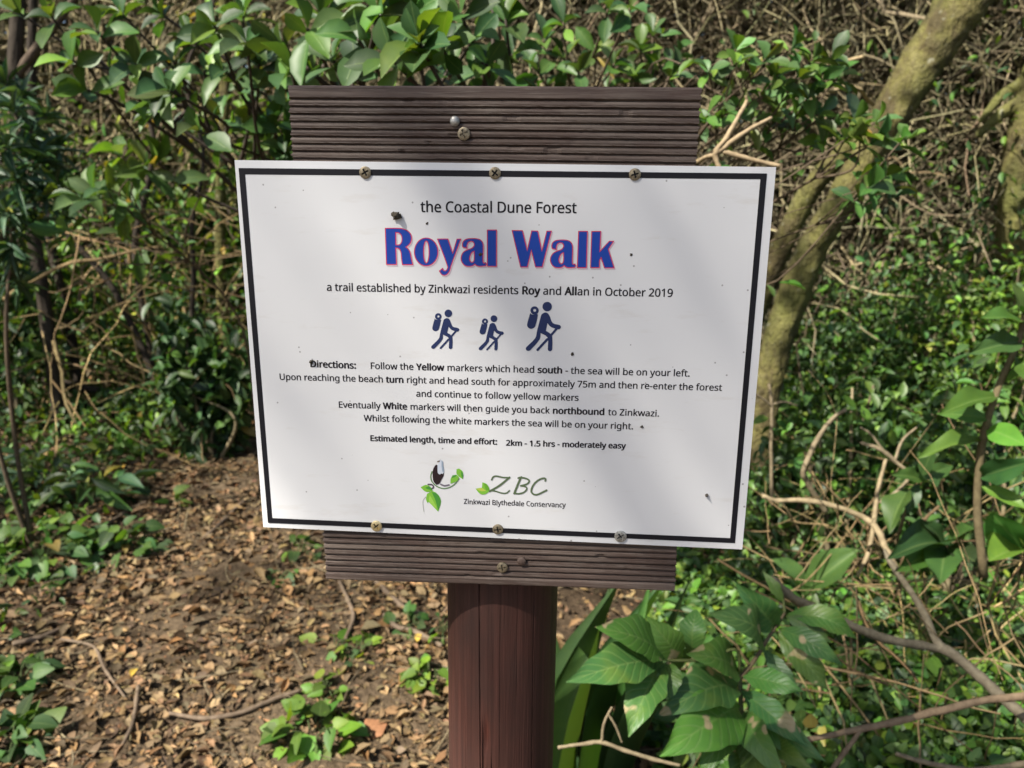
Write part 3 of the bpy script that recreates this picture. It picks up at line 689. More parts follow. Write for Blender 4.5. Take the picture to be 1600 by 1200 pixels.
rtree('slender_tree', 'shaded trunk nearest the upper left corner of the photo', [(70, 480), (38, 260), (24, 120), (28, 0), (20, -140)], 3.9, [10, 10, 11, 10, 9], M['darkbark'],
      limbs=[([(24, 120), (50, 85), (85, 40), (130, -20)], 3.9, [8, 7, 6, 5])], group='dark stems on the left')
rtree('slender_tree', 'second dark stem from the left, parallel to the corner trunk', [(110, 520), (62, 300), (50, 140), (52, 0), (60, -120)], 4.4, [7, 7, 7, 6, 6], M['darkbark'], group='dark stems on the left')
rtree('slender_tree', 'slanting dark sapling that leans left and crosses the sunlit leaves', [(268, 660), (252, 615), (226, 553), (203, 503), (172, 444), (116, 378), (40, 300), (-60, 190)], 4.2, [7, 6.5, 6, 5, 5, 4.5, 4, 3], M['darkbark'], group='dark stems on the left')
rtree('slender_tree', 'wiry dark sapling with a kink, left of the panel edge', [(305, 620), (300, 500), (303, 420), (300, 352), (318, 240), (290, 120), (330, 20), (340, -60)], 4.5, [4, 4, 4, 3.5, 3, 3, 2, 2], M['darkbark'], group='dark stems on the left')
rtree('slender_tree', 'thin bent dark sapling between the slanting one and the panel', [(236, 560), (215, 430), (212, 372), (228, 302), (240, 220), (215, 130), (205, 60)], 4.7, [5, 5, 5, 5, 4, 3, 3], M['darkbark'], group='dark stems on the left')
rtree('slender_tree', 'dim far trunk left of the panel, yellowish with creepers', [(352, 560), (344, 380), (346, 250), (352, 120), (350, 0), (345, -100)], 5.2, [9, 8, 8, 8, 7, 6], M['bark'], group='dark stems on the left')
rtree('slender_tree', 'dark trunk among the brown vines behind the leaning tree', [(1370, 430), (1385, 310), (1392, 240), (1408, 120), (1430, 0), (1450, -120)], 5.6, [14, 13, 13, 12, 11, 10], M['darkbark'], group='dark stems on the right')
rtree('slender_tree', 'thin dark stem among the brown vines left of the leaning tree', [(1200, 420), (1186, 280), (1190, 140), (1172, 0), (1180, -120)], 5.4, [8, 7, 7, 6, 6], M['darkbark'], group='dark stems on the right')

# ------------------------------------------------------------------ shrubs with leaf rosettes
def shrub(name, label, cat, root_px, tips, tpl, L, wr, cols, nper, stemr=.008, group=None, m='leaf', spread=1.0, rootD=None, stemcol=(.12, .09, .06), droop=.15, along=0, out=.25):
    f = G(*root_px) if rootD is None else at(root_px[0], root_px[1], rootD); f = f.copy(); f[2] = float(gz(f[0], f[1]))
    o = thing(name, label, cat, f, group)
    st, fo = MB(), MB(); T = np.array([at(*t[:3]) for t in tips]); ang = rng.uniform(0, 7)
    nb = max(1, len(T) // 6); mains = []
    order = np.argsort(T[:, 0]); groups = np.array_split(order, nb)
    for g in groups:
        top = T[g].mean(0) - np.array([0, 0, .03]); mid = f * (1 - out) + top * out + rng.normal(size=3) * .03 * np.linalg.norm(top - f); mid[2] = f[2] + (top[2] - f[2]) * .68
        C = tube(st, [f - [0, 0, .05], f * .55 + mid * .45 + rng.normal(size=3) * .02, mid, top], [stemr * 1.3, stemr, stemr * .8, stemr * .45], 7, 24, stemcol, .05)
        for t in g:
            a = C[int(len(C) * rng.uniform(.7, .95))]; b = T[t]; md = (a + b) / 2 + rng.normal(size=3) * .12 * np.linalg.norm(b - a) + np.array([0, 0, -.02])
            Cb = tube(st, [a, md, b], [stemr * .55, stemr * .4, stemr * .28], 5, 12, stemcol, .05)
            ax = nrm(nrm(Cb[-1] - Cb[-4]) + np.array([0, -.25, .55]))
            n = int(nper * rng.uniform(.75, 1.25)) if len(tips[t]) < 4 else tips[t][3]
            s = nrm(np.cross(ax, rvec(1)[0])); s2 = np.cross(ax, s); ph = np.arange(n) * 2.4 + rng.uniform(0, 6)
            inc = np.linspace(1.45, .5, n) * spread + rng.normal(size=n) * .15
            d = ax * np.cos(inc)[:, None] + (s * np.cos(ph)[:, None] + s2 * np.sin(ph)[:, None]) * np.sin(inc)[:, None]
            leaves(fo, tpl, b - ax * np.linspace(.03, 0, n)[:, None] * L * 8, d, ax + .3 * rng.normal(size=(n, 3)), L * rng.uniform(.65, 1.2, n), wr * rng.uniform(.85, 1.2, n), pick(cols, n, .2), droop * rng.uniform(0, 2, n))
            if along:
                k = along; q = Cb[rng.integers(2, len(Cb), k)] + rng.normal(size=(k, 3)) * .012
                leaves(fo, tpl, q, rvec(k) + [0, -.2, .2], rng.normal(size=(k, 3)) * .4 + [-.3, -.4, 1], L * rng.uniform(.5, 1.1, k), wr, pick(cols, k, .25), droop)
    for b_, nm, mm in ((st, 'stem', M['twig']), (fo, 'foliage', M[m])):
        b_.V = [v - f for v in b_.V]; b_.build(nm, mm, o)
    return o
MIXG = GREEN + DARK + [(.05, .11, .045)]
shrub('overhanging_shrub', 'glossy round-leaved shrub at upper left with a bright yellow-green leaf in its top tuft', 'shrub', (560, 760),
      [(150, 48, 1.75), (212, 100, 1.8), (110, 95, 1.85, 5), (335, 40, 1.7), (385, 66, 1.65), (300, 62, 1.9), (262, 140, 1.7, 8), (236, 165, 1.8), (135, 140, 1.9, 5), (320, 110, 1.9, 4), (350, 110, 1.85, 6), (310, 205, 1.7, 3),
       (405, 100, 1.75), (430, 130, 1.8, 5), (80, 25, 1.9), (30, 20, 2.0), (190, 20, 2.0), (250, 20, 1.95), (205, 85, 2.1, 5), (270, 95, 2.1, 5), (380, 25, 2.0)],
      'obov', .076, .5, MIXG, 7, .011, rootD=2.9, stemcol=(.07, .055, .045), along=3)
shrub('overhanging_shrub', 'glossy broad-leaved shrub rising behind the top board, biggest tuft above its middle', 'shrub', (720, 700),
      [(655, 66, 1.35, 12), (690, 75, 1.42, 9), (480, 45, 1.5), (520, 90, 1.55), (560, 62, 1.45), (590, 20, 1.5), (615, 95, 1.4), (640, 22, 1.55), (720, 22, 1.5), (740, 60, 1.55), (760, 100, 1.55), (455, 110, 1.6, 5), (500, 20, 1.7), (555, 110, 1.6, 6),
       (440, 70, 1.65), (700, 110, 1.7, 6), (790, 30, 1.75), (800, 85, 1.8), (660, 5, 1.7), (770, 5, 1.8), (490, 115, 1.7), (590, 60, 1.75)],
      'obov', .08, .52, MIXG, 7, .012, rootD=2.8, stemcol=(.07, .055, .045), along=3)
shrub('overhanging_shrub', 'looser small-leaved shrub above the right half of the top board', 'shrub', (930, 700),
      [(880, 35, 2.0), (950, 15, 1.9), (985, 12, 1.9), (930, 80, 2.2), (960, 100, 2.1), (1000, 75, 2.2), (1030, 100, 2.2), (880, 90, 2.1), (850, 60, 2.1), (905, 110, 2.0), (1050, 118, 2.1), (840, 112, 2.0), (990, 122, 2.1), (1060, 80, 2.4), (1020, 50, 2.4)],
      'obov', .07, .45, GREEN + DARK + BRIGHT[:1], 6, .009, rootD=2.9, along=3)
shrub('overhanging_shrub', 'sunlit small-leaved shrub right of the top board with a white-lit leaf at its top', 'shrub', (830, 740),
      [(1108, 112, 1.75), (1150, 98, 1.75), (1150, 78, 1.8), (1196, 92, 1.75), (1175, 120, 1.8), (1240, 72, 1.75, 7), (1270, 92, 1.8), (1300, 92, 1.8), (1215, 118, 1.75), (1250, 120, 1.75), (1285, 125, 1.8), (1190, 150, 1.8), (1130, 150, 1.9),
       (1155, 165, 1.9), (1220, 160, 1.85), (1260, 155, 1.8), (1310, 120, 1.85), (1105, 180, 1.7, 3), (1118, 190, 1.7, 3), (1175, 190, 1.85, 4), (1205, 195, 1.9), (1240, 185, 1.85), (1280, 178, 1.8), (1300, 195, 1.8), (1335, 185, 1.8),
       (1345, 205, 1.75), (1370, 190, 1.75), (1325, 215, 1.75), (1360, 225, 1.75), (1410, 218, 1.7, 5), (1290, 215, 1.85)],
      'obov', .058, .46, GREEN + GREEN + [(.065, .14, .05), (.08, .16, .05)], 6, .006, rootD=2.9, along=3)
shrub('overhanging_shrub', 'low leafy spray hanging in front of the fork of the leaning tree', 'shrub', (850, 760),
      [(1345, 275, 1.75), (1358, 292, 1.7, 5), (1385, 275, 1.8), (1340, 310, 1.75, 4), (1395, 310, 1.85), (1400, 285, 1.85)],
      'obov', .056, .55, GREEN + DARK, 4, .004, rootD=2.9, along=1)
shrub('feathery_shrub', 'blurred bluish narrow-leaved shrub along the left border', 'shrub', (40, 780),
      [(20, 170, 2.6), (50, 200, 2.6), (10, 230, 2.5), (60, 245, 2.6), (35, 150, 2.8), (25, 280, 2.5), (60, 300, 2.6), (90, 230, 2.7), (10, 330, 2.5), (50, 350, 2.6), (15, 390, 2.6), (85, 280, 2.7), (100, 330, 2.8), (70, 180, 2.8), (30, 440, 2.7), (10, 130, 2.8)],
      'lance', .11, .17, BLUEG, 16, .009, rootD=2.7, along=14)
shrub('leafy_shrub', 'dark shrub with pale hanging leaves left of the panel top corner', 'shrub', (420, 700),
      [(150, 305, 2.3, 6), (170, 300, 2.3, 4), (225, 255, 2.2, 5), (240, 262, 2.2, 4), (130, 300, 2.4), (160, 340, 2.5), (105, 360, 2.6), (190, 240, 2.5), (90, 290, 2.6), (330, 270, 2.0, 2), (200, 310, 2.7)],
      'obov', .1, .42, GREEN + [(.09, .16, .06)], 6, .006, rootD=3.2, along=3)
shrub('leafy_shrub', 'spray of drooping leaves at the upper left corner of the panel', 'shrub', (520, 700),
      [(435, 180, 1.9, 5), (440, 205, 1.9, 6), (420, 222, 1.95, 5), (445, 232, 1.9, 5), (400, 200, 2.1, 5), (375, 240, 2.2, 5), (345, 180, 2.1, 3)],
      'obov', .085, .45, DARK + GREEN, 5, .006, rootD=2.8, along=2)

# ------------------------------------------------------------------ the large-leaved sapling at lower right, leaf by leaf
def big_sapling():
    f = G(1165, 1330); f[2] = float(gz(f[0], f[1]))
    o = thing('large_leaved_sapling', 'sapling with long veined dark green leaves, some with brown blotches, beside the post', 'sapling', f)
    st, fo = MB(), MB()
    def P(u, v, d): return at(u, v, d + .13)
    stem = [f - [0, 0, .05], P(1163, 1190, 1.12), P(1158, 1110, 1.15), P(1156, 1060, 1.17)]
    tube(st, stem, [.008, .006, .005, .0045], 8, 30, (.10, .12, .05), .03)
    tube(st, [P(1156, 1060, 1.17), P(1180, 1030, 1.19), P(1205, 990, 1.22), P(1226, 958, 1.25)], [.0045, .004, .0035, .003], 7, 20, (.14, .11, .06), .03)
    tube(st, [P(1156, 1050, 1.17), P(1150, 1015, 1.15), P(1100, 1030, 1.12), P(1056, 1032, 1.1), P(1032, 1030, 1.09)], [.004, .003, .003, .0025, .002], 6, 20, (.12, .15, .05))
    tube(st, [P(1226, 958, 1.25), P(1222, 930, 1.28), P(1205, 905, 1.3)], [.003, .0025, .002], 6, 12, (.12, .15, .05))
    # base px, tip px, base depth, tip depth, width ratio
    LV = [((1040, 1026), (930, 980), 1.10, 1.02, .40), ((1063, 1030), (1010, 962), 1.12, 1.10, .46), ((1032, 1030), (884, 1066), 1.10, .98, .33), ((1036, 1034), (982, 1152), 1.10, .98, .44), ((1044, 1034), (1046, 1092), 1.10, 1.04, .62),
          ((1082, 1022), (1088, 952), 1.14, 1.18, .58), ((1152, 1050), (1072, 1022), 1.17, 1.08, .42), ((1152, 1072), (1028, 1118), 1.16, 1.03, .40), ((1155, 1106), (1030, 1182), 1.14, .98, .42), ((1160, 1140), (1092, 1222), 1.12, 1.0, .40),
          ((1160, 1056), (1258, 1082), 1.17, 1.10, .38), ((1192, 1014), (1250, 1088), 1.2, 1.13, .30), ((1158, 1078), (1262, 1168), 1.16, 1.05, .33), ((1164, 1112), (1232, 1225), 1.13, .98, .32), ((1165, 1142), (1200, 1260), 1.12, .98, .34),
          ((1186, 1012), (1106, 958), 1.2, 1.13, .42), ((1213, 980), (1148, 908), 1.24, 1.2, .36), ((1228, 962), (1300, 1005), 1.25, 1.2, .36), ((1216, 982), (1318, 1040), 1.24, 1.16, .34), ((1224, 942), (1192, 892), 1.27, 1.3, .3), ((1228, 960), (1340, 1000), 1.26, 1.22, .36), ((1210, 985), (1296, 1082), 1.24, 1.18, .34), ((1164, 1120), (1290, 1190), 1.14, 1.04, .34), ((1165, 1150), (1150, 1262), 1.12, .99, .36), ((1200, 1165), (1276, 1210), 1.1, 1.0, .3)]
    for b, t, d0, d1, wr in LV:
        B, T = P(*b, d0), P(*t, d1); ax = T - B; Ln = np.linalg.norm(ax)
        up = nrm(nrm(CLOC - (B + T) / 2) + np.array([-.15, 0, .55]) + .16 * rng.normal(size=3)); wr = wr * 1.04
        tp = leaf_tpl(20, 4, lance if wr < .5 else ell, rng.uniform(.04, .16), 0, .04 * rng.uniform(.5, 1.6))
        V, U, q = tp; V = V.copy(); V[:, 2] += .16 * rng.uniform(.5, 1.5) * np.sin(np.pi * V[:, 1])
        V[:, 0] *= 1 + .07 * np.sin(V[:, 1] * 23 + np.sign(V[:, 0]) * rng.uniform(0, 3)) * (np.abs(U[:, 0]) > .6)
        leaves(fo, (V, U, q), B, ax, up, Ln, wr, pick([(.055, .135, .03), (.046, .118, .032), (.066, .15, .032)], 1, .15))
    for b_, nm, mm in ((st, 'stem', M['twig']), (fo, 'foliage', M['bigleaf'])):
        b_.V = [v - f for v in b_.V]; b_.build(nm, mm, o)
big_sapling()
def leaf_plant(name, label, cat, foot_px, LV, tpl, cols, group=None, m='leaf', stem=None, stemr=.004, footD=None, stemcol=(.16, .13, .07)):
    f = G(*foot_px) if footD is None else at(foot_px[0], foot_px[1], footD); f = f.copy(); f[2] = float(gz(f[0], f[1]))
    o = thing(name, label, cat, f, group); fo, st = MB(), MB()
    for b, t, d0, d1, wr in LV:
        T = at(*t, d1); B = at(*b, d0) if b is not None else np.array([T[0] * .8 + f[0] * .2 + rng.normal() * .01, T[1] + .03, f[2]])
        leaves(fo, tpl, B, T - B, np.array([-.3, -.6, .7]) + .3 * rng.normal(size=3), np.linalg.norm(T - B), wr, pick(cols, 1, .2), .03)
    parts = [(fo, 'foliage', M[m])]
    if stem:
        for s in stem: tube(st, [f - [0, 0, .05]] + [at(*p) for p in s] if s[0] is None else [at(*p) for p in s], [stemr * 1.2, stemr * .7], 8, 30, stemcol, .06)
        parts.append((st, 'stem', M['twig']))
    for b_, nm, mm in parts:
        b_.V = [v - f for v in b_.V]; b_.build(nm, mm, o)
    return o
leaf_plant('strap_leaf_plant', 'clump of upright strap-shaped leaves just right of the post under the board', 'plant', (905, 1110),
           [(None, (884, 905), 0, 1.42, .075), (None, (868, 925), 0, 1.45, .07), (None, (925, 935), 0, 1.55, .08), (None, (1000, 915), 0, 1.6, .07), (None, (960, 930), 0, 1.65, .07), (None, (890, 960), 0, 1.35, .08),
            (None, (1020, 980), 0, 1.55, .07), (None, (872, 985), 0, 1.4, .07), (None, (1045, 940), 0, 1.75, .06)], 'strap', DARK)
leaf_plant('broad_leaf_plant', 'pale green broad-leaved plant lit by the sun under the right end of the lower board', 'plant', (1260, 1010),
           [((1255, 930), (1322, 858), 2.02, 1.95, .42), ((1255, 935), (1232, 870), 2.05, 2.0, .4), ((1258, 940), (1215, 915), 2.0, 1.95, .4)], 'bigobov', [(.09, .19, .05), (.07, .16, .04)], m='soft', stem=[[(1258, 1000, 2.05), (1255, 930, 2.03)]])
leaf_plant('broad_leaf_plant', 'single bright rounded leaf poking up behind the grey fallen branch', 'plant', (1325, 1040), [((1330, 985), (1298, 962), 1.9, 1.85, .6), ((1330, 985), (1340, 960), 1.9, 1.95, .6)], 'bigobov', BRIGHT, m='soft', stem=[[(1330, 1040, 1.9), (1330, 985, 1.9)]])
leaf_plant('broad_leaf_plant', 'rosette of dark pointed leaves low at the right, before the thin upright sapling', 'plant', (1480, 900),
           [((1475, 850), (1415, 832), 2.0, 1.85, .36), ((1475, 850), (1455, 812), 2.0, 1.95, .4), ((1478, 850), (1510, 815), 2.0, 1.9, .42), ((1478, 855), (1420, 872), 2.0, 1.85, .4), ((1480, 855), (1530, 870), 2.0, 1.85, .4), ((1478, 855), (1470, 890), 2.0, 1.8, .4)], 'big', DARK + GREEN, stem=[[(1478, 900, 2.0), (1477, 852, 2.0)]])
leaf_plant('broad_leaf_plant', 'bright rounded leaves at the right border beside the thin upright sapling', 'plant', (1600, 910),
           [((1600, 858), (1552, 810), 1.75, 1.7, .55), ((1600, 862), (1560, 845), 1.75, 1.65, .5), ((1602, 860), (1625, 800), 1.75, 1.7, .5), ((1602, 865), (1650, 860), 1.75, 1.7, .5)], 'bigobov', BRIGHT + GREEN, stem=[[(1602, 910, 1.75), (1601, 860, 1.75)]])
leaf_plant('thin_sapling', 'thin bare-stemmed sapling at the right border with large green leaves up its stem', 'sapling', (1537, 900),
           [((1598, 505), (1545, 480), 1.62, 1.55, .36), ((1596, 535), (1532, 538), 1.62, 1.55, .36), ((1560, 620), (1480, 624), 1.62, 1.52, .3), ((1566, 600), (1625, 560), 1.62, 1.6, .4), ((1542, 670), (1600, 688), 1.62, 1.5, .42), ((1548, 655), (1470, 640), 1.62, 1.6, .32),
            ((1533, 745), (1600, 722), 1.63, 1.5, .34), ((1536, 690), (1445, 690), 1.63, 1.58, .3), ((1590, 560), (1640, 600), 1.62, 1.5, .4), ((1532, 760), (1610, 790), 1.63, 1.55, .38), ((1600, 490), (1650, 470), 1.62, 1.5, .4), ((1600, 495), (1590, 440), 1.62, 1.6, .4)],
           'big', GREEN + DARK + [(.06, .12, .05)], stem=[[(1537, 900, 1.65), (1527, 800, 1.64), (1531, 720, 1.63), (1541, 665, 1.62), (1560, 605, 1.62), (1592, 530, 1.62), (1606, 470, 1.62), (1640, 330, 1.62)]], stemr=.0075)
leaf_plant('leafy_sapling', 'knee-high leafy plant with pointed leaves in the middle of the right undergrowth', 'plant', (1400, 850),
           [((1440, 745), (1458, 694), 1.95, 1.9, .36), ((1440, 750), (1405, 735), 1.95, 1.9, .4), ((1440, 755), (1466, 742), 1.95, 1.85, .4), ((1420, 765), (1382, 812), 1.95, 1.85, .5), ((1435, 755), (1418, 800), 1.95, 1.9, .4), ((1440, 748), (1495, 722), 1.95, 2.0, .34)], 'big', DARK + GREEN, stem=[[(1400, 850, 2.0), (1418, 790, 1.97), (1440, 748, 1.95)]])

# ------------------------------------------------------------------ fallen branches and sticks
def branch(name, label, pts, rpx, group=None, col=(.25, .205, .13), forks=(), cat='branch'):
    P = [at(*p) for p in pts]; c = P[len(P) // 2].copy(); r = np.asarray(rpx, float) / FPX * pts[0][2] * .92
    b = MB(); tube(b, P, r, 9, len(P) * 10, col, .13)
    for fp, fr in forks: tube(b, [at(*p) for p in fp], np.asarray(fr, float) / FPX * fp[0][2] * .85, 7, len(fp) * 8, col, .12)
    o = b.build(name, M['twig'], None, origin=c); return tag(o, label, cat, group)
def gpts(pts, h=.02):                          # pixel points that lie on the ground
    out = []
    for u, v in pts: p = G(u, v); out.append((u, v - h * FPX / max(.5, p[1] - CLOC[1]), p[1] - CLOC[1]))
    return out
branch('fallen_branch', 'thick grey forked branch slanting down to the right border', [(1205, 905, 1.42), (1245, 938, 1.45), (1310, 968, 1.5), (1380, 997, 1.55), (1450, 1010, 1.6), (1482, 1018, 1.6), (1520, 1048, 1.58), (1560, 1085, 1.52), (1612, 1130, 1.45)],
       [8, 9, 8.5, 9, 9, 11, 11, 11, 12], col=(.19, .165, .115), forks=[([(1380, 860, 1.95), (1398, 888, 1.9), (1420, 920, 1.82), (1442, 955, 1.72), (1462, 1000, 1.62), (1480, 1018, 1.6)], [6, 6, 6, 6.5, 7, 8])])
branch('fallen_branch', 'straight pale branch lying almost level near the lower right corner', [(1262, 1156, 1.35), (1340, 1140, 1.36), (1400, 1128, 1.37), (1470, 1110, 1.38), (1540, 1094, 1.4), (1612, 1086, 1.4)], [5, 6, 7, 7, 7, 7], col=(.26, .19, .12),
       forks=[([(1345, 1140, 1.36), (1322, 1172, 1.33), (1290, 1215, 1.3)], [5, 5, 4])])
branch('fallen_branch', 'arched tan branch right of the bottom corner of the panel', [(1192, 775, 2.1), (1215, 782, 2.1), (1262, 782, 2.1), (1310, 793, 2.1), (1352, 810, 2.1), (1372, 830, 2.05), (1385, 860, 2.0), (1400, 890, 1.95)], [4, 4, 4.5, 5, 5.5, 5.5, 6, 6], col=(.31, .25, .15),
       forks=[([(1384, 718, 2.2), (1372, 765, 2.12), (1366, 810, 2.08), (1358, 860, 2.05), (1340, 900, 2.0)], [3, 4, 4.5, 4, 3])])
branch('fallen_branch', 'thin bent dead twig lying right of the post at the bottom edge', [(872, 1168, 1.25), (905, 1163, 1.25), (940, 1160, 1.25), (975, 1172, 1.25), (1020, 1186, 1.25), (1062, 1196, 1.25)], [3, 3.5, 4, 4, 4, 3], forks=[([(940, 1160, 1.25), (944, 1130, 1.25), (956, 1105, 1.25)], [3.5, 3, 2.5]), ([(950, 1115, 1.25), (962, 1135, 1.25), (972, 1160, 1.25)], [2.5, 2.5, 2])])
branch('fallen_branch', 'pale stick along the very bottom right edge', [(1400, 1178, 1.3), (1450, 1192, 1.3), (1520, 1204, 1.3), (1610, 1192, 1.3)], [4, 5, 5.5, 6])
branch('fallen_branch', 'broken pale twig rising right of the lower board', [(1290, 800, 2.25), (1262, 755, 2.22), (1256, 735, 2.2), (1275, 690, 2.2), (1300, 655, 2.2), (1322, 640, 2.2)], [5, 5, 5, 4, 3.5, 3])
branch('fallen_branch', 'thin pale upright stick close to the right edge of the panel', [(1206, 790, 2.4), (1205, 700, 2.4), (1206, 640, 2.4), (1202, 600, 2.4)], [3, 3, 3, 2.5], forks=[([(1206, 632, 2.4), (1225, 628, 2.42), (1245, 634, 2.45)], [2.5, 2, 2]), ([(1206, 635, 2.4), (1190, 622, 2.38), (1172, 612, 2.36)], [2.5, 2, 2])])
branch('fallen_branch', 'curved tan twig crossing the leafy plant in the right undergrowth', [(1345, 692, 2.0), (1375, 702, 2.0), (1400, 722, 2.0), (1420, 742, 1.98), (1405, 765, 1.95), (1375, 785, 1.95)], [3, 3.5, 3.5, 3, 3, 2.5], forks=[([(1398, 720, 2.0), (1410, 688, 2.02), (1432, 668, 2.05)], [3, 2.5, 2]), ([(1380, 705, 2.0), (1362, 680, 2.0), (1345, 668, 2.0)], [3, 2, 2])])
branch('dry_branch', 'leafless tan forked twig at the upper right corner of the panel', [(1124, 262, 1.5), (1118, 240, 1.5), (1135, 215, 1.5), (1152, 185, 1.52), (1166, 160, 1.55), (1165, 150, 1.55)], [4, 5, 4, 3.5, 3, 2], col=(.36, .28, .17),
       forks=[([(1118, 240, 1.5), (1145, 220, 1.5), (1175, 200, 1.52), (1205, 184, 1.54)], [5, 4.5, 4, 3]), ([(1130, 237, 1.5), (1160, 245, 1.5), (1190, 253, 1.5), (1218, 259, 1.5)], [4, 4.5, 4, 3.5]), ([(1115, 243, 1.5), (1095, 250, 1.55), (1060, 285, 1.7), (1000, 420, 2.2), (960, 700, 2.7), (950, 980, 2.75)], [4, 4, 4, 5, 6, 7])])
branch('fallen_log', 'dark rotting log lying across the leaf litter at the left border', [(-60, 560, 4.4), (0, 576, 4.4), (60, 590, 4.4), (110, 602, 4.4), (160, 612, 4.4)], [10, 11, 10, 9, 7], col=(.06, .045, .035), cat='log')
for lab, pts, r in (('long thin stick lying across the trail bottom, pointing at the photographer', [(216, 1085), (212, 1120), (205, 1150), (190, 1182)], [4.5, 4.5, 4, 3]),
                    ('dark root-like stick on the sunlit right side of the trail', [(265, 1128), (320, 1136), (380, 1126), (432, 1104), (468, 1092)], [4, 5, 5, 5, 4]),
                    ('slanting dark stick on the trail below the panel\'s lower left corner', [(318, 850), (345, 826), (375, 796), (390, 785)], [4, 4, 4, 3]),
                    ('thin pale stick at the left edge of the trail', [(95, 1010), (145, 1022), (165, 1060), (195, 1102)], [2.5, 3, 3, 2]),
                    ('short pale broken branch at the left border of the trail', [(20, 1018), (60, 1008), (98, 992)], [5, 5, 4]),
                    ('stick among the weeds left of the trail middle', [(160, 832), (200, 806), (228, 792)], [4, 3.5, 3]),
                    ('crooked grey root between the weeds and the post', [(588, 918), (615, 945), (640, 965), (664, 970)], [5, 5, 5, 4]),
                    ('twisted root just left of the post', [(600, 972), (620, 990), (650, 998), (690, 1020)], [4, 5, 5, 4]),
                    ('forked twig under the left end of the lower board', [(530, 918), (545, 950), (552, 975), (540, 1010)], [3.5, 4, 4, 3])):
    branch('stick', lab, gpts(pts), r, 'sticks lying on the trail', (.2, .15, .105), cat='stick')

# ------------------------------------------------------------------ small plants on the ground
def ground_plant(label, u, v, wpx, hpx, n, L, tpl, cols, name='ground_plant', group='low plants beside the trail', wr=.8, m='soft'):
    f = G(u, v); D = f[1] - CLOC[1]; rw, hh = wpx / 2 / FPX * D * 1.15, hpx / FPX * D * .8
    o = thing(name, label, 'plant', f, group); fo, st = MB(), MB()
    a = rng.uniform(0, 2 * np.pi, n); r = np.sqrt(rng.uniform(0, 1, n)) * rw; x = f[0] + r * np.cos(a); y = f[1] + r * np.sin(a) * .8; z = gz(x, y) + hh * rng.uniform(.25, 1, n) * (1 - .5 * (r / rw) ** 2)
    P = np.stack([x, y, z], -1)
    leaves(fo, tpl, P, np.stack([np.cos(a), np.sin(a), rng.normal(0, .3, n) - .1], -1) + rng.normal(size=(n, 3)) * .5, np.array([-.15, -.3, 1]) + .35 * rng.normal(size=(n, 3)), L * rng.uniform(.6, 1.25, n), wr, pick(cols, n, .2), .1)
    for k in range(min(n, 14)): tube(st, [f + rng.normal(size=3) * [.02, .02, 0] - [0, 0, .02], (f + P[k]) / 2 + [0, 0, .02], P[k]], [.002, .0015], 5, 7, (.08, .11, .04), cap=False)
    for b_, nm, mm in ((fo, 'foliage', M[m]), (st, 'stem', M['twig'])):
        b_.V = [v_ - f for v_ in b_.V]; b_.build(nm, mm, o)
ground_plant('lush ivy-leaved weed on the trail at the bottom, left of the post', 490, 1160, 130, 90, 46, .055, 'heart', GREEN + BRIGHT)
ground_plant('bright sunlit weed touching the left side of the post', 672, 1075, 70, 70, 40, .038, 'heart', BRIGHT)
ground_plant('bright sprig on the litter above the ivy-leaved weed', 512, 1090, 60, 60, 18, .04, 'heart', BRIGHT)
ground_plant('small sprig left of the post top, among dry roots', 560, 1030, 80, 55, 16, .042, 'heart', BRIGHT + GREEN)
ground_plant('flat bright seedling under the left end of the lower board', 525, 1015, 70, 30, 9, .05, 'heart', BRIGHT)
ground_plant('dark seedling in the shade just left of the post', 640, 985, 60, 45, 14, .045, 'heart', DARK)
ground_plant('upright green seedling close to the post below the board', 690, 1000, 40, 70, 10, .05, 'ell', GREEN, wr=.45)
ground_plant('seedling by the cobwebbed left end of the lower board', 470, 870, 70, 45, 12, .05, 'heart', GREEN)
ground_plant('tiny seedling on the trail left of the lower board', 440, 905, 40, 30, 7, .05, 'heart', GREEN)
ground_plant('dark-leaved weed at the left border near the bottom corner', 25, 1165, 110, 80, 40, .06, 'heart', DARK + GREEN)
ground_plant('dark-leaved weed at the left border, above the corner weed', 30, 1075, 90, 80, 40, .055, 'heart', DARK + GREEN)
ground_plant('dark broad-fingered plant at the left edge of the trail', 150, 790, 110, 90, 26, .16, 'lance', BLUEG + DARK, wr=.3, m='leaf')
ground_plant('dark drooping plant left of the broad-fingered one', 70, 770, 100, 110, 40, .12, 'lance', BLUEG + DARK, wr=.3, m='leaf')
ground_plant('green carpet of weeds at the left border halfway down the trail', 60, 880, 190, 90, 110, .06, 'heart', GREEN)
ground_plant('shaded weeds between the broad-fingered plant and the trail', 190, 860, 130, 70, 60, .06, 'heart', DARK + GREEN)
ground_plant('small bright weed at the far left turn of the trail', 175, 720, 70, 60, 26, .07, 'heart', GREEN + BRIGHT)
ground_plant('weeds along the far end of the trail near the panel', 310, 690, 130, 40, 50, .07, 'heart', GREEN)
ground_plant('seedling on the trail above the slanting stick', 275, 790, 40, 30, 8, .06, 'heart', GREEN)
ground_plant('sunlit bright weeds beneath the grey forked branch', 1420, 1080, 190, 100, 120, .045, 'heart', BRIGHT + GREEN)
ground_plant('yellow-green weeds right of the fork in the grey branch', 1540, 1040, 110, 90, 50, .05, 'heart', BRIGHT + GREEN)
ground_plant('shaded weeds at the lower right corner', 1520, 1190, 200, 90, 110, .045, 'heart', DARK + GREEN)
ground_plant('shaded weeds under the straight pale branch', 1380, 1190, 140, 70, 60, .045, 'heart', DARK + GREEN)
ground_plant('upright toothed weed between the sapling and the straight pale branch', 1328, 1150, 50, 110, 16, .07, 'ell', GREEN, wr=.5)
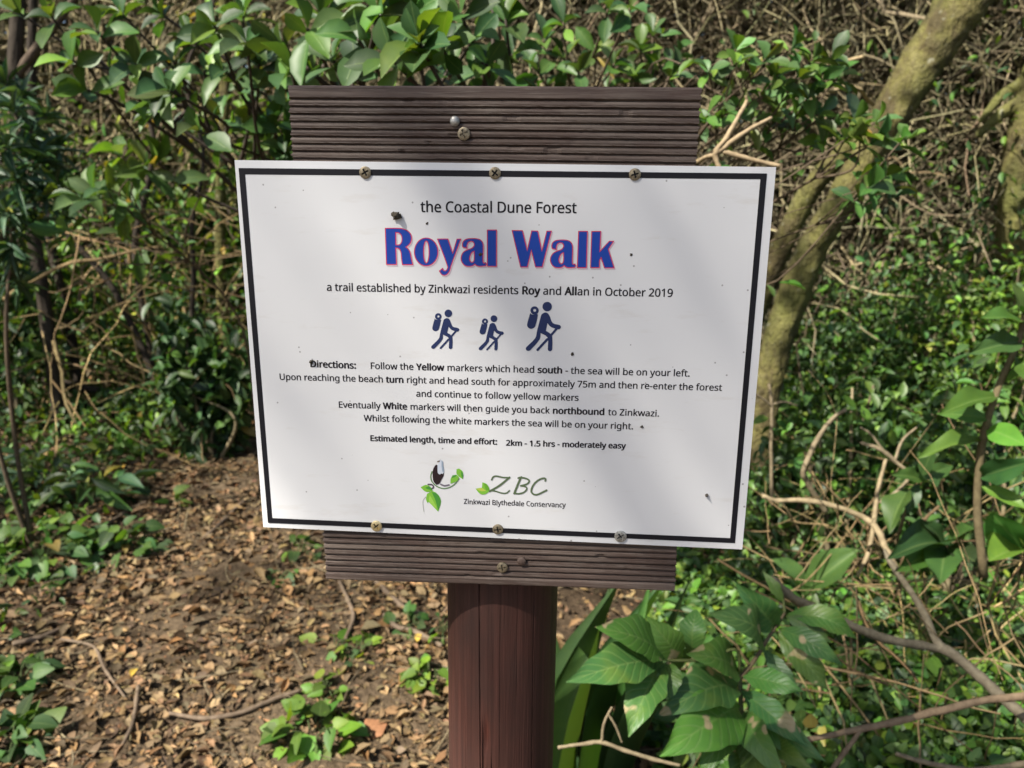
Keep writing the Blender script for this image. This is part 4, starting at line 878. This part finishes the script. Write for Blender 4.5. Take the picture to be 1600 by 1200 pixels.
ground_plant('bright yellow-green sprig on the arched tan branch', 1385, 890, 60, 40, 10, .05, 'heart', BRIGHT)
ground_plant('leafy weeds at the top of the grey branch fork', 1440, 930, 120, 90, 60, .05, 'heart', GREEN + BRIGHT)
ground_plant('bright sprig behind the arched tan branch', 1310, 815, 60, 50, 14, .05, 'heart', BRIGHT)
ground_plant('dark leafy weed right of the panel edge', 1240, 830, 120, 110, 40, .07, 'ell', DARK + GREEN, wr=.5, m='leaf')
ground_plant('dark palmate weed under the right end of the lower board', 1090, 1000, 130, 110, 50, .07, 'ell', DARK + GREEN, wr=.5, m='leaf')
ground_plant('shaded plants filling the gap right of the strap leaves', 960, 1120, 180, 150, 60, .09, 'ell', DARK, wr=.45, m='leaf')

# ------------------------------------------------------------------ bushes further back
def bush(label, u, v, wpx, hpx, D, n, L, cols, name='bush', group='bushes behind the sign', tpl='ell', clumps=14):
    f = at(u, v, D); f[2] = float(gz(f[0], f[1])); rw = wpx / 2 / FPX * D; top = at(u, v - hpx, D)[2]; h = max(.3, top - f[2])
    o = thing(name, label, 'bush', f, group); fo, st = MB(), MB()
    c = f + np.array([0, 0, h * .55]); leaf_cloud(fo, c, (rw, rw * .8, h * .5), n, L, cols, clumps, tpl, .42)
    for k in range(7):
        e = c + rvec(1)[0] * [rw * .7, rw * .5, h * .4]; tube(st, [f - [0, 0, .05], (f + e) / 2 + rng.normal(size=3) * .06, e], [.012, .004], 6, 14, TWIG[k % 5], .05)
    for b_, nm, mm in ((fo, 'foliage', M['leaf']), (st, 'stem', M['twig'])):
        b_.V = [v_ - f for v_ in b_.V]; b_.build(nm, mm, o)
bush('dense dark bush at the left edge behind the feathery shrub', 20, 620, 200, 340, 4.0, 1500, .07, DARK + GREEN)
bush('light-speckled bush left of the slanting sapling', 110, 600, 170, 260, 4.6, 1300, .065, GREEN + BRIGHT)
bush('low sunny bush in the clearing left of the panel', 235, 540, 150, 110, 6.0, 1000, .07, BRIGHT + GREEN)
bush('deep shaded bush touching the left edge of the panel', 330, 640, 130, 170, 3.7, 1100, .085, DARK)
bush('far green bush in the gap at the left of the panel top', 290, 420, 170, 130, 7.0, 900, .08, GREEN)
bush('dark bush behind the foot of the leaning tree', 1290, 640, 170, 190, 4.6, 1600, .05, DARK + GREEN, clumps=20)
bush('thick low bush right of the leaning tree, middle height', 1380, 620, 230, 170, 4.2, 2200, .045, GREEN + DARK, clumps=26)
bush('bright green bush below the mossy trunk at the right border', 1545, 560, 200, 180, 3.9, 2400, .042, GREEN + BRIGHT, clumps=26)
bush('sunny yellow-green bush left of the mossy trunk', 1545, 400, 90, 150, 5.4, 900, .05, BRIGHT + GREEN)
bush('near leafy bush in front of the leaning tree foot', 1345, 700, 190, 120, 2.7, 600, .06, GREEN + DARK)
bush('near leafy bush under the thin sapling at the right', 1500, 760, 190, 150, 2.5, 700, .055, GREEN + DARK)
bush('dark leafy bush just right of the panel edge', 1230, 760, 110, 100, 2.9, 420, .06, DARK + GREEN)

# ------------------------------------------------------------------ uncountable stuff
def scatter(n, x0, x1, y0, y1): return rng.uniform(x0, x1, n), rng.uniform(y0, y1, n)
def litter(n, x0, x1, y0, y1, keep, L=(.008, .05), dz=.012):
    x, y = scatter(n, x0, x1, y0, y1); k = rng.uniform(size=n) < keep(x, y); x, y = x[k], y[k]; n = len(x)
    z = gz(x, y) + dz + rng.uniform(0, .012, n)
    mb_ = MB(); h = n // 2
    for sl, tp in ((slice(0, h), 'litter'), (slice(h, n), 'litter2')):
        m_ = len(x[sl]); a = rng.uniform(0, 2 * np.pi, m_)
        leaves(mb_, tp, np.stack([x[sl], y[sl], z[sl]], -1), np.stack([np.cos(a), np.sin(a), rng.normal(0, .25, m_)], -1), np.array([0, 0, 1]) + .26 * rng.normal(size=(m_, 3)), (L[0] + (L[1] - L[0]) * rng.uniform(0, 1, m_) ** 2.6) * np.where(rng.uniform(size=m_) < .03, 1.7, 1), rng.uniform(.22, .85, m_), pick(BROWN, m_, .25) * np.array([1.06, .97, .86]))
    return mb_
dens = lambda x, y: np.clip(1.05 - np.clip(path_dist(x, y), 0, 9) * 1.6, .22, 1)
mb = litter(130000, -3.2, 2.4, .3, 4.6, dens)
yl = rng.uniform(size=(26, 2)) * [3.4, 3.6] + [-2.4, .6]
leaves(mb, 'ell', np.c_[yl, gz(yl[:, 0], yl[:, 1]) + .03], rvec(26) * [1, 1, .2], [0, 0, 1], .045, .5, pick([(.5, .34, .06), (.25, .28, .06), (.4, .28, .12)], 26))
m2 = litter(9000, -6, 7, 3.5, 8, lambda x, y: .8 + 0 * x, (.04, .08)); mb.V += m2.V; mb.C += m2.C; mb.U += m2.U; mb.Q += [q_ + mb.n for q_ in m2.Q]; mb.QM += m2.QM; mb.n += m2.n
tag(mb.build('leaf_litter', M['litter']), 'brown dead leaves strewn over the trail and forest floor', 'leaf litter', kind='stuff')
mb = MB()
for _ in range(1700):                           # twiglets on the ground
    x, y = rng.uniform(-3, 2.6), rng.uniform(.5, 5.0); a = rng.uniform(0, 6.3); Ln = rng.uniform(.06, .3); z = float(gz(x, y)) + .025
    e = np.array([math.cos(a), math.sin(a), rng.normal(0, .12)]) * Ln; p = np.array([x, y, z])
    tube(mb, [p, p + e * .5 + rng.normal(size=3) * .02 * [1, 1, .4], p + e], [rng.uniform(.0012, .003), .001], 4, 6, np.array(TWIG[rng.integers(5)]) * 1.1, cap=False)
tag(mb.build('twig_litter', M['twig']), 'fine dead twigs scattered over the leaf litter', 'twigs', kind='stuff')
# low green cover on both sides of the trail
def cover(n, x0, x1, y0, y1, keep, h, L, cols, name, label, tpl='tiny', wr=.6):
    x, y = scatter(n, x0, x1, y0, y1)
    pn = .5 + .5 * np.sin(x * 2.3 + np.sin(y * 1.9) * 1.7) * np.cos(y * 2.1 + np.sin(x * 1.3) * 1.4)
    k = rng.uniform(size=n) < keep(x, y) * (.25 + .75 * pn); x, y, pn = x[k], y[k], pn[k]; n = len(x)
    z = gz(x, y) + h(x, y) * rng.uniform(0.03, 1, n) ** .8 * (.35 + .65 * pn)
    b = MB(); leaves(b, tpl, np.stack([x, y, z], -1), rvec(n) + [0, -.2, -.1], np.array([-.25, -.4, 1]) + .5 * rng.normal(size=(n, 3)), rng.uniform(*L, n), wr * rng.uniform(.7, 1.2, n), pick(cols, n, .3), .1)
    return tag(b.build(name, M['leaf']), label, 'undergrowth', kind='stuff')
right = lambda x, y: (x > .35 + .12 * y) * np.clip((path_dist(x, y) - .0) * 2, 0, 1)
cover(40000, .3, 4.5, 1.5, 4.5, right, lambda x, y: .12 + .13 * np.clip(y - 1.4, 0, 4), (.025, .06), GREEN + DARK + BRIGHT[:2], 'undergrowth', 'tangled small-leaved green undergrowth right of the trail', 'ell', .5)
cover(20000, .3, 2.2, .7, 2.1, right, lambda x, y: .16 + 0 * x, (.02, .046), GREEN + GREEN + DARK + BRIGHT, 'ground_cover', 'low ivy-like ground cover under the branches at the right', 'heart', .75)
cover(42000, -5, 0.2, 1.0, 6.5, lambda x, y: (x < -.2 - .1 * y) * np.clip((path_dist(x, y) - .0) * 2.4, 0, 1), lambda x, y: .13 + .1 * np.clip(y - 2.0, 0, 5), (.03, .07), GREEN + DARK + BRIGHT[:2], 'undergrowth', 'shaded green undergrowth left of the trail', 'ell', .5)
cover(26000, 1.0, 8, 4.0, 8.5, lambda x, y: 1 + 0 * x, lambda x, y: .7 + .15 * np.clip(y - 4, 0, 5), (.045, .085), GREEN + DARK + DARK, 'undergrowth', 'deep undergrowth behind the leaning tree', 'ell', .45)
def vleaves(n, u0, u1, D0, D1, z0, z1, L, cols, label, nc):
    D = rng.uniform(D0, D1, nc); x = CLOC[0] + (rng.uniform(u0, u1, nc) - 800) / FPX * D; c = np.stack([x, CLOC[1] + D, z0 + (z1 - z0) * rng.uniform(0, 1, nc) ** 1.2], -1)
    k = rng.integers(0, nc, n); P = c[k] + rng.normal(size=(n, 3)) * [.28, .25, .2]; P[:, 2] = np.maximum(P[:, 2], .05); cc = pick(cols, n, .3) * rng.lognormal(0, .25, nc)[k][:, None]; b = MB()
    leaves(b, 'ell', P, rvec(n) + [0, -.2, -.3], np.array([-.25, -.45, .9]) + .5 * rng.normal(size=(n, 3)), rng.uniform(*L, n), .5, cc, .1)
    tag(b.build('vine_leaves', M['soft']), label, 'leaves', kind='stuff')
vleaves(7500, -250, 480, 4.9, 7.2, .1, 2.0, (.045, .09), GREEN + BRIGHT[:2] + YEL[:1] + DARK, 'sunlit leafy growth filling the forest at the left', 62)
vleaves(2200, 60, 420, 5.5, 7.5, 1.5, 3.8, (.05, .1), BRIGHT + YEL + GREEN, 'yellow-green leaves among the vines at the upper left', 40)
vleaves(9000, 1150, 1800, 3.8, 6.5, .2, 2.3, (.03, .065), GREEN + DARK + BRIGHT[:2], 'leafy growth under the vines at the right', 110)
vleaves(1300, 700, 1800, 4.8, 7.0, 1.8, 3.8, (.035, .07), GREEN + BRIGHT[:2], 'scattered leaves on the vines above the sign', 70)
# the brown tangle of hanging vines, and the wood behind it
def tangle(n, u0, u1, D0, D1, z0, z1, len_, r, hang=.5, curl=.42, tint=(1, 1, 1)):
    b = MB(); S = 9
    D = rng.uniform(D0, D1, n); u = rng.uniform(u0, u1, n); x = CLOC[0] + (u - 800) / FPX * D * 1.0; y = CLOC[1] + D
    z = rng.uniform(z0, z1, n); P = np.zeros((n, S, 3)); P[:, 0] = np.stack([x, y, z], -1)
    d = nrm(rvec(n) * [1, .7, 1] + np.array([0, 0, -hang])); st = rng.uniform(*len_, n)[:, None] / S
    for k in range(1, S):
        d = nrm(d + rng.normal(size=(n, 3)) * curl + np.array([0, 0, -.08 * hang])); P[:, k] = P[:, k - 1] + d * st
    P[..., 2] = np.maximum(P[..., 2], .05)
    t = nrm(np.gradient(P, axis=1)); a = nrm(np.cross(t, [.3, .9, .2])); c = np.cross(t, a)
    rr = rng.uniform(*r, n)[:, None] * np.linspace(1.1, .6, S)[None] * np.where(rng.uniform(size=n) < .08, 2.2, 1.0)[:, None]; th = np.arange(3) * 2.094
    V = P[:, :, None] + rr[..., None, None] * (a[:, :, None] * np.cos(th)[None, None, :, None] + c[:, :, None] * np.sin(th)[None, None, :, None])
    i = (np.arange(n) * S * 3)[:, None, None] + (np.arange(S - 1) * 3)[None, :, None]; j = np.arange(3)[None, None]; k = (j + 1) % 3
    q = np.stack(np.broadcast_arrays(i + j, i + k, i + 3 + k, i + 3 + j), -1).reshape(-1, 4)
    b.add(V.reshape(-1, 3), q, None, np.repeat(pick(TWIG, n, .3) * np.asarray(tint), S * 3, 0)); return b
tag(tangle(21000, 500, 1950, 4.7, 6.8, .6, 4.0, (.5, 1.7), (.0025, .008), .5, .36, (1.1, 1.16, 1.1)).build('vine_tangle', M['twig']), 'brown tangle of hanging dry vines and twigs behind the sign', 'vines', kind='stuff')
tag(tangle(9000, -300, 700, 5.6, 7.6, 1.6, 4.0, (.4, 1.3), (.003, .008), .7, .3, (1.3, 1.35, 1.25)).build('vine_tangle', M['twig']), 'dry twiggy tangle at the back left beyond the clearing', 'vines', kind='stuff')
tag(tangle(330, -150, 440, 3.6, 5.8, .05, 1.3, (.3, 1.2), (.002, .006), .2, .16, (1.3, 1.15, .9)).build('dead_twigs', M['twig']), 'thin pale dead stems standing in the growth left of the trail', 'twigs', kind='stuff')
tag(tangle(330, 1120, 1650, 1.6, 3.0, .02, .55, (.15, .7), (.0012, .0034), .1, .14, (1.35, 1.2, .95)).build('dead_twigs', M['twig']), 'criss-crossing dead twigs low in the undergrowth at the right', 'twigs', kind='stuff')
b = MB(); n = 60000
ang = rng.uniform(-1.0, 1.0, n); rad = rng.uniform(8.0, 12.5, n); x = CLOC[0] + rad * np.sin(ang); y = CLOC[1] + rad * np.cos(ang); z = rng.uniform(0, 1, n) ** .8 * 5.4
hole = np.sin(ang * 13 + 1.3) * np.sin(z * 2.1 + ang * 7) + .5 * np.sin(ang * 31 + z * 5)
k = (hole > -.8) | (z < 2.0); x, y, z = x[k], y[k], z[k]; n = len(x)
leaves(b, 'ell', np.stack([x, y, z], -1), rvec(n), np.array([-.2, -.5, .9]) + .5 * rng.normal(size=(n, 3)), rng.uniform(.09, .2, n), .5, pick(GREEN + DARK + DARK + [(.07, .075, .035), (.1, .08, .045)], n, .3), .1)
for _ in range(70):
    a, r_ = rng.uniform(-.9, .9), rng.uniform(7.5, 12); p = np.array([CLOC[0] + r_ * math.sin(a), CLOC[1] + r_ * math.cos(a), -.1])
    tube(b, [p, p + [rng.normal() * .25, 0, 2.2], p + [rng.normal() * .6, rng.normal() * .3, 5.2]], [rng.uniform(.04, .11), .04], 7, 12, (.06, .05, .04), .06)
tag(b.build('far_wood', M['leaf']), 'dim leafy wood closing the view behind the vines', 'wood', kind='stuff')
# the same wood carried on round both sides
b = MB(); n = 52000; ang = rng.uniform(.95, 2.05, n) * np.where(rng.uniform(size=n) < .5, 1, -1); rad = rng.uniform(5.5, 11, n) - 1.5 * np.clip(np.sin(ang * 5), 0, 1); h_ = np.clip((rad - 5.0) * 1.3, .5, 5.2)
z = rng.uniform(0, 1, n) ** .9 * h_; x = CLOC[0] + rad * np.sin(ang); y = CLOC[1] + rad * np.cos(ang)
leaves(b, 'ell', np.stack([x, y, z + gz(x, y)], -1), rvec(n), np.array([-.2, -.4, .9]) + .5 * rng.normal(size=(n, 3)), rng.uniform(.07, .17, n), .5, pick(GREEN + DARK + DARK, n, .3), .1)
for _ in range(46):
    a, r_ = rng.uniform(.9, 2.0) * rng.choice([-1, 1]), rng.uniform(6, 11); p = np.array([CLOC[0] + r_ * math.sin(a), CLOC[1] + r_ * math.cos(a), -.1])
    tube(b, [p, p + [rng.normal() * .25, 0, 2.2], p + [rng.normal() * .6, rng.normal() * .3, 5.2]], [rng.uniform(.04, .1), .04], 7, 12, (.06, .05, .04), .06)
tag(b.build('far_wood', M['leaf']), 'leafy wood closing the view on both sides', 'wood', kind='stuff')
m2 = litter(16000, -7, 7, -2.5, 6, lambda x, y: np.clip(np.maximum(np.abs(x) - 1.6, -y - .1), 0, 1) * .9, (.03, .07))
tag(m2.build('leaf_litter', M['litter']), 'brown dead leaves spread thinly around the clearing', 'leaf litter', kind='stuff')
# the leafy roof of the forest above and behind the photographer, which dapples the sunlight
b = MB()
def shade(T, t, n, spread, L=(.1, .17)):        # leaf clumps t metres up the sun's path from the places T they shade
    T = np.atleast_2d(T); Qc = T - SUN_DIR * np.broadcast_to(np.asarray(t, float), (len(T),))[:, None]
    kk = rng.integers(0, len(T), n); P = Qc[kk] + rng.normal(size=(n, 3)) * np.asarray(spread)
    leaves(b, 'ell', P, rvec(n) * [1, 1, .35], np.array([0, 0, 1]) + .3 * rng.normal(size=(n, 3)), rng.uniform(*L, n), .5, pick(GREEN, n), .1)
# over the sign: thin and even, so the panel gets a weak broken sun
n = 13; T = np.stack([rng.uniform(.0, .46, n), np.zeros(n), rng.uniform(1.24, 1.6, n)], -1); shade(T, rng.uniform(14, 21, n), n, .005, (.08, .12))
for x0, rl, t0 in ((-.01, .026, 11), (.10, .036, 14), (.215, .026, 11), (.30, .036, 14), (.42, .034, 13), (.53, .036, 14)):   # limbs reaching away from the viewer, whose blurred shadows run slantwise down the panel
    c0 = np.array([x0, 0, 1.31]) - SUN_DIR * t0
    tube(b, [c0 - [.03, .6, .02], c0, c0 + [.03, .75, .03]], [rl, rl, rl * .8], 8, 12, (.1, .08, .05))
# over the forest: clumps with gaps
m_ = 46; T = np.stack([rng.uniform(-4.5, 6, m_), rng.uniform(1.7, 8, m_), rng.uniform(0, 2.0, m_)], -1)
shade(T, rng.uniform(7, 9, m_), 1800, [.34, .34, .2])
m_ = 26; T = np.stack([rng.uniform(-3.0, -.35, m_), rng.uniform(.9, 4.0, m_), rng.uniform(0, .9, m_)], -1)
shade(T, rng.uniform(9, 13, m_), 900, [.28, .28, .2], (.08, .14))
tag(b.build('forest_canopy', M['leaf']), 'leafy canopy overhead that dapples the light on sign and trail', 'canopy', kind='stuff')
